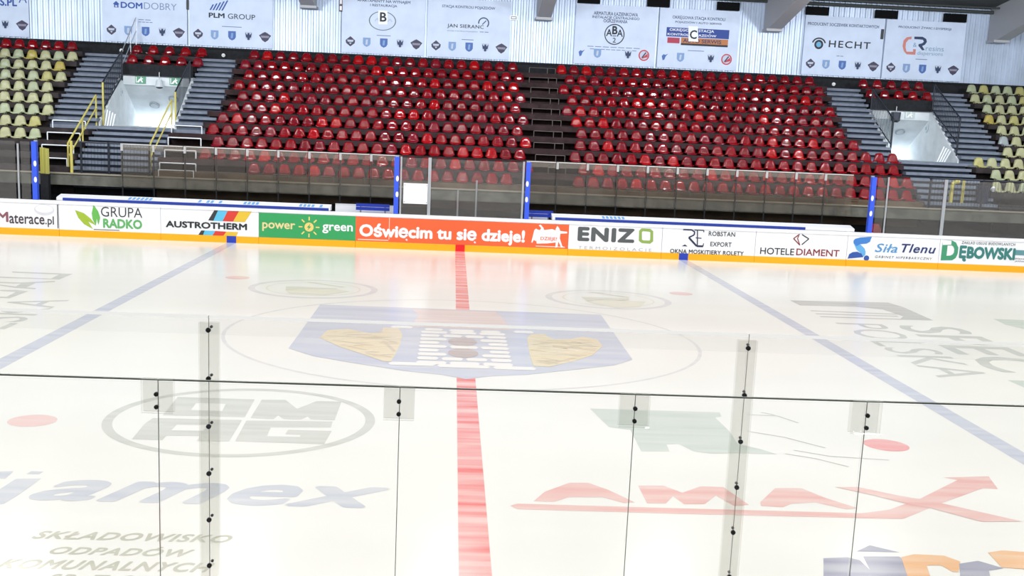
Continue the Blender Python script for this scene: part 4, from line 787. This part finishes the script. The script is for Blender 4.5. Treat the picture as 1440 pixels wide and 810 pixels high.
for a, b in zip(pts, pts[1:]): m.prism([a, b, (b[0], b[1], b[2]+.85-(.1*(b[0]+13.8))), (a[0], a[1], a[2]+.85-(.1*(a[0]+13.8)))], (0, .012, 0))
m.box(-13.76, -13.5, 16.52, 16.72, 0, 1.86, 1); tag(m.build('folded_mat', [mat('mat_yellow', (170, 166, 84), .6), M_dark]), 'curled yellow sheet standing beside the leftmost blue post', 'mat')
t = thing('waste_bin', 'dark bin with a white lid flap behind the right guard railing', 'bin', (18.25, 17.6, 1.86)); MB().tube((18.25, 17.55, 1.86), (18.25, 17.55, 2.72), .19, 14, 0, .24).build('body', mat('bin_dark', (44, 50, 70), .6), t); MB().ball((18.55, 17.4, 2.62), .1, 0, (1, .6, 1)).build('bag', M_white, t, label='white bag knot')
for k, u in enumerate((643.5, 669)): x = -.12+.62*k; tag(MB().tube((x, 16.85, 0), (x, 16.85, 1.86+.35*k), .03).build('support_pole', M_steel), 'thin white pole under the parapet behind the wide centre glass, %s one' % ('left' if k == 0 else 'right'), 'pole', 'poles behind the centre glass')
# exit signs, lamps and discs inside the passages
for x, lb, cc in ((-12.35, 'green exit sign on the left passage beam, left one', (88, 150, 120)), (-11.05, 'green exit sign on the left passage beam, right one', (88, 150, 120)), (17.75, 'pale grey sign plate on the right passage beam', (190, 204, 204))):
    t = thing('exit_sign', lb, 'sign', (x, 23.46, 5.05), 'signs on the passage beams'); MB().box(x-.2, x+.2, 23.44, 23.48, 5.05, 5.32).build('plate', mat('exit_%d' % cc[0], cc, .5), t)
    f = Flat(lambda a, b, h: (a, 23.438-h, b), .001); f.poly([(x-.14, 5.09), (x-.06, 5.09), (x+.0, 5.17), (x+.06, 5.09), (x+.1, 5.11), (x+.05, 5.2), (x+.12, 5.24), (x+.02, 5.26), (x-.06, 5.2)]); f.circle((x+.03, 5.285), .022); f.rect(x-.17, x-.14, 5.08, 5.3); mk(t, 'figure_print', f, M_white)
t = thing('pendant_lamp', 'grey pendant lamp hanging under the left passage fascia', 'lamp', (-11.6, 23.3, 5.35)); MB().tube((-11.6, 23.3, 5.5), (-11.6, 23.3, 5.2), .02).build('stem', M_steel, t); MB().tube((-11.6, 23.3, 5.22), (-11.6, 23.3, 4.95), .1, 16, 0, .17).build('lamp_shade', mat('lamp_body', (196, 204, 210), .4), t); MB().ball((-11.6, 23.3, 4.95), .14, 0, (1, 1, .5)).build('lens', M_black, t)
t = thing('hanging_speaker', 'dark hexagonal loudspeaker hanging under the right passage fascia', 'loudspeaker', (17.1, 23.25, 5.35)); MB().tube((17.1, 23.25, 5.5), (17.1, 23.25, 5.28), .02).build('stem', M_steel, t); MB().tube((17.1, 23.25, 5.28), (17.1, 23.25, 4.95), .19, 6, 0, .17).build('cabinet', mat('spk', (44, 52, 66), .5), t); MB().tube((17.1, 23.25, 4.95), (17.1, 23.25, 4.88), .17, 6, 0, .1).build('grille', M_black, t)
for x, y, s, lb in ((-12.99, 23.2, 1, 'round pale sign on the left wall of the left passage'), (18.54, 23.6, -1, 'round pale sign on the right wall of the right passage')):
    t = thing('round_sign', lb, 'sign', (x, y, 4.6)); MB().tube((x, y, 4.7), (x+s*.02, y, 4.7), .16, 18).build('disc', mat('disc', (214, 222, 228), .5), t); MB().tube((x+s*.02, y, 4.7), (x+s*.025, y, 4.7), .07, 14).build('print', mat('disc2', (170, 184, 190), .5), t)
for xx, lb in ((-13.6, 'small white wall light above the far left stairs'), (-9.6, 'small white wall light above the stairs beside the left red block'), (15.2, 'small white wall light above the stairs near the right passage')):
    t = thing('emergency_light', lb, 'light', (xx, 25.4, 6.3), 'small lights on the plinth')
    hs = MB().tube((xx, 25.44, 6.35), (xx, 25.38, 6.35), .07, 14).build('housing', M_white, t); MB().ball((xx, 25.38, 6.35), .05).build('lens', mat('lens_w', (250, 250, 250), .2), hs)

# ================================================================ NEAR GLASS
def near_pane(x0, x1, y, z1, edge, label, group, tilt=0.):
    t = thing('near_glass', label, 'glass panel', ((x0+x1)/2, y, 1.07), group)
    MB().box(x0+.004, x1-.004, y-.006, y+.006, 1.07, z1-.014).build('pane', G_near, t)
    (MB().prism([(x0+.004, y-.012, z1-.014), (x0+.004, y+.012, z1), (x0+.004, y+.012, z1-.014)], (x1-x0-.008, 0, 0)) if edge is E_white else MB().box(x0+.004, x1-.004, y-.006, y+.006, z1-.006, z1)).build('top_edge', edge, t, label='polished top edge')
    if edge is E_white: MB().box(x0+.004, x1-.004, y-.008, y-.0065, z1-.105, z1-.018).build('reflection_band', G_sheen, t, label='milky painted reflection under the top edge')
    MB().box(x0, x0+.0035, y-.006, y-.003, 1.07, z1).build('side_edge', E_side, t); return t
GN = 'near rink glass'; E_side = mat('side_edge', (150, 152, 140), .3)
near_pane(-4.72, -1.66, -15.1, 2.868, E_white, 'tall clear rink glass panel left of the left bolted strip', GN); near_pane(-1.66, 1.40, -15.1, 2.868, E_white, 'tall clear rink glass panel between the two bolted strips', GN); near_pane(1.40, 4.46, -15.1, 2.868, E_white, 'tall clear rink glass panel right of the right bolted strip', GN)
def bolt(m, x, y, z, r): m.tube((x, y, z), (x, y-.012, z), r, 12); m.tube((x, y-.012, z), (x, y-.02, z), r*.55, 8); return m
for x, lb in ((-1.655, 'left'), (1.395, 'right')):
    t = thing('joint_strip', 'tall clear plastic joint strip with black bolts, %s one' % lb, 'joint strip', (x, -15.12, 1.07), 'bolted strips of the near glass')
    sp = MB().box(x-.055, x+.055, -15.125, -15.115, 1.07, 2.83).build('strip', G_strip, t); MB().box(x-.055, x+.055, -15.09, -15.08, 1.07, 2.83).build('strip', G_strip, t)
    for k in range(7):
        z = 2.79-.277*k; bolt(MB(), x, -15.125, z, .014).build('bolt', M_black, sp); bolt(MB(), x+.008, -15.08, z+.012, .008).build('bolt', M_black, sp)
GL = 'near bench glass'
XS = [-2.55, -1.532, -.521, .487, 1.503, 2.53]
for k in range(5):
    near_pane(XS[k], XS[k+1], -16.7, 2.87, E_dark, 'low clear bench glass panel in front, %s' % ('leftmost', 'left of the centre clip', 'middle one', 'right of the middle', 'rightmost')[k], GL)
for k, (x, lb) in enumerate(((XS[1], 'leftmost square clear clip plate with two black bolts'), (XS[2], 'square clear clip plate over the ice left of the red line'), (XS[3], 'square clear clip plate over the green painted logo'), (XS[4], 'rightmost square clear clip plate with two black bolts'))):
    t = thing('clip_plate', lb, 'clip', (x, -16.71, 2.72), 'clip plates of the bench glass')
    sp = MB().box(x-.065, x+.065, -16.722, -16.714, 2.725, 2.868).build('plate', G_strip, t); MB().box(x-.065, x+.065, -16.686, -16.678, 2.725, 2.868).build('plate', G_strip, t)
    MB().box(x-.065, x+.065, -16.722, -16.714, 2.868, 2.872).build('plate_edge', E_dark, t)
    for z in (2.81, 2.755): bolt(MB(), x, -16.722, z, .0095).build('bolt', M_black, sp)
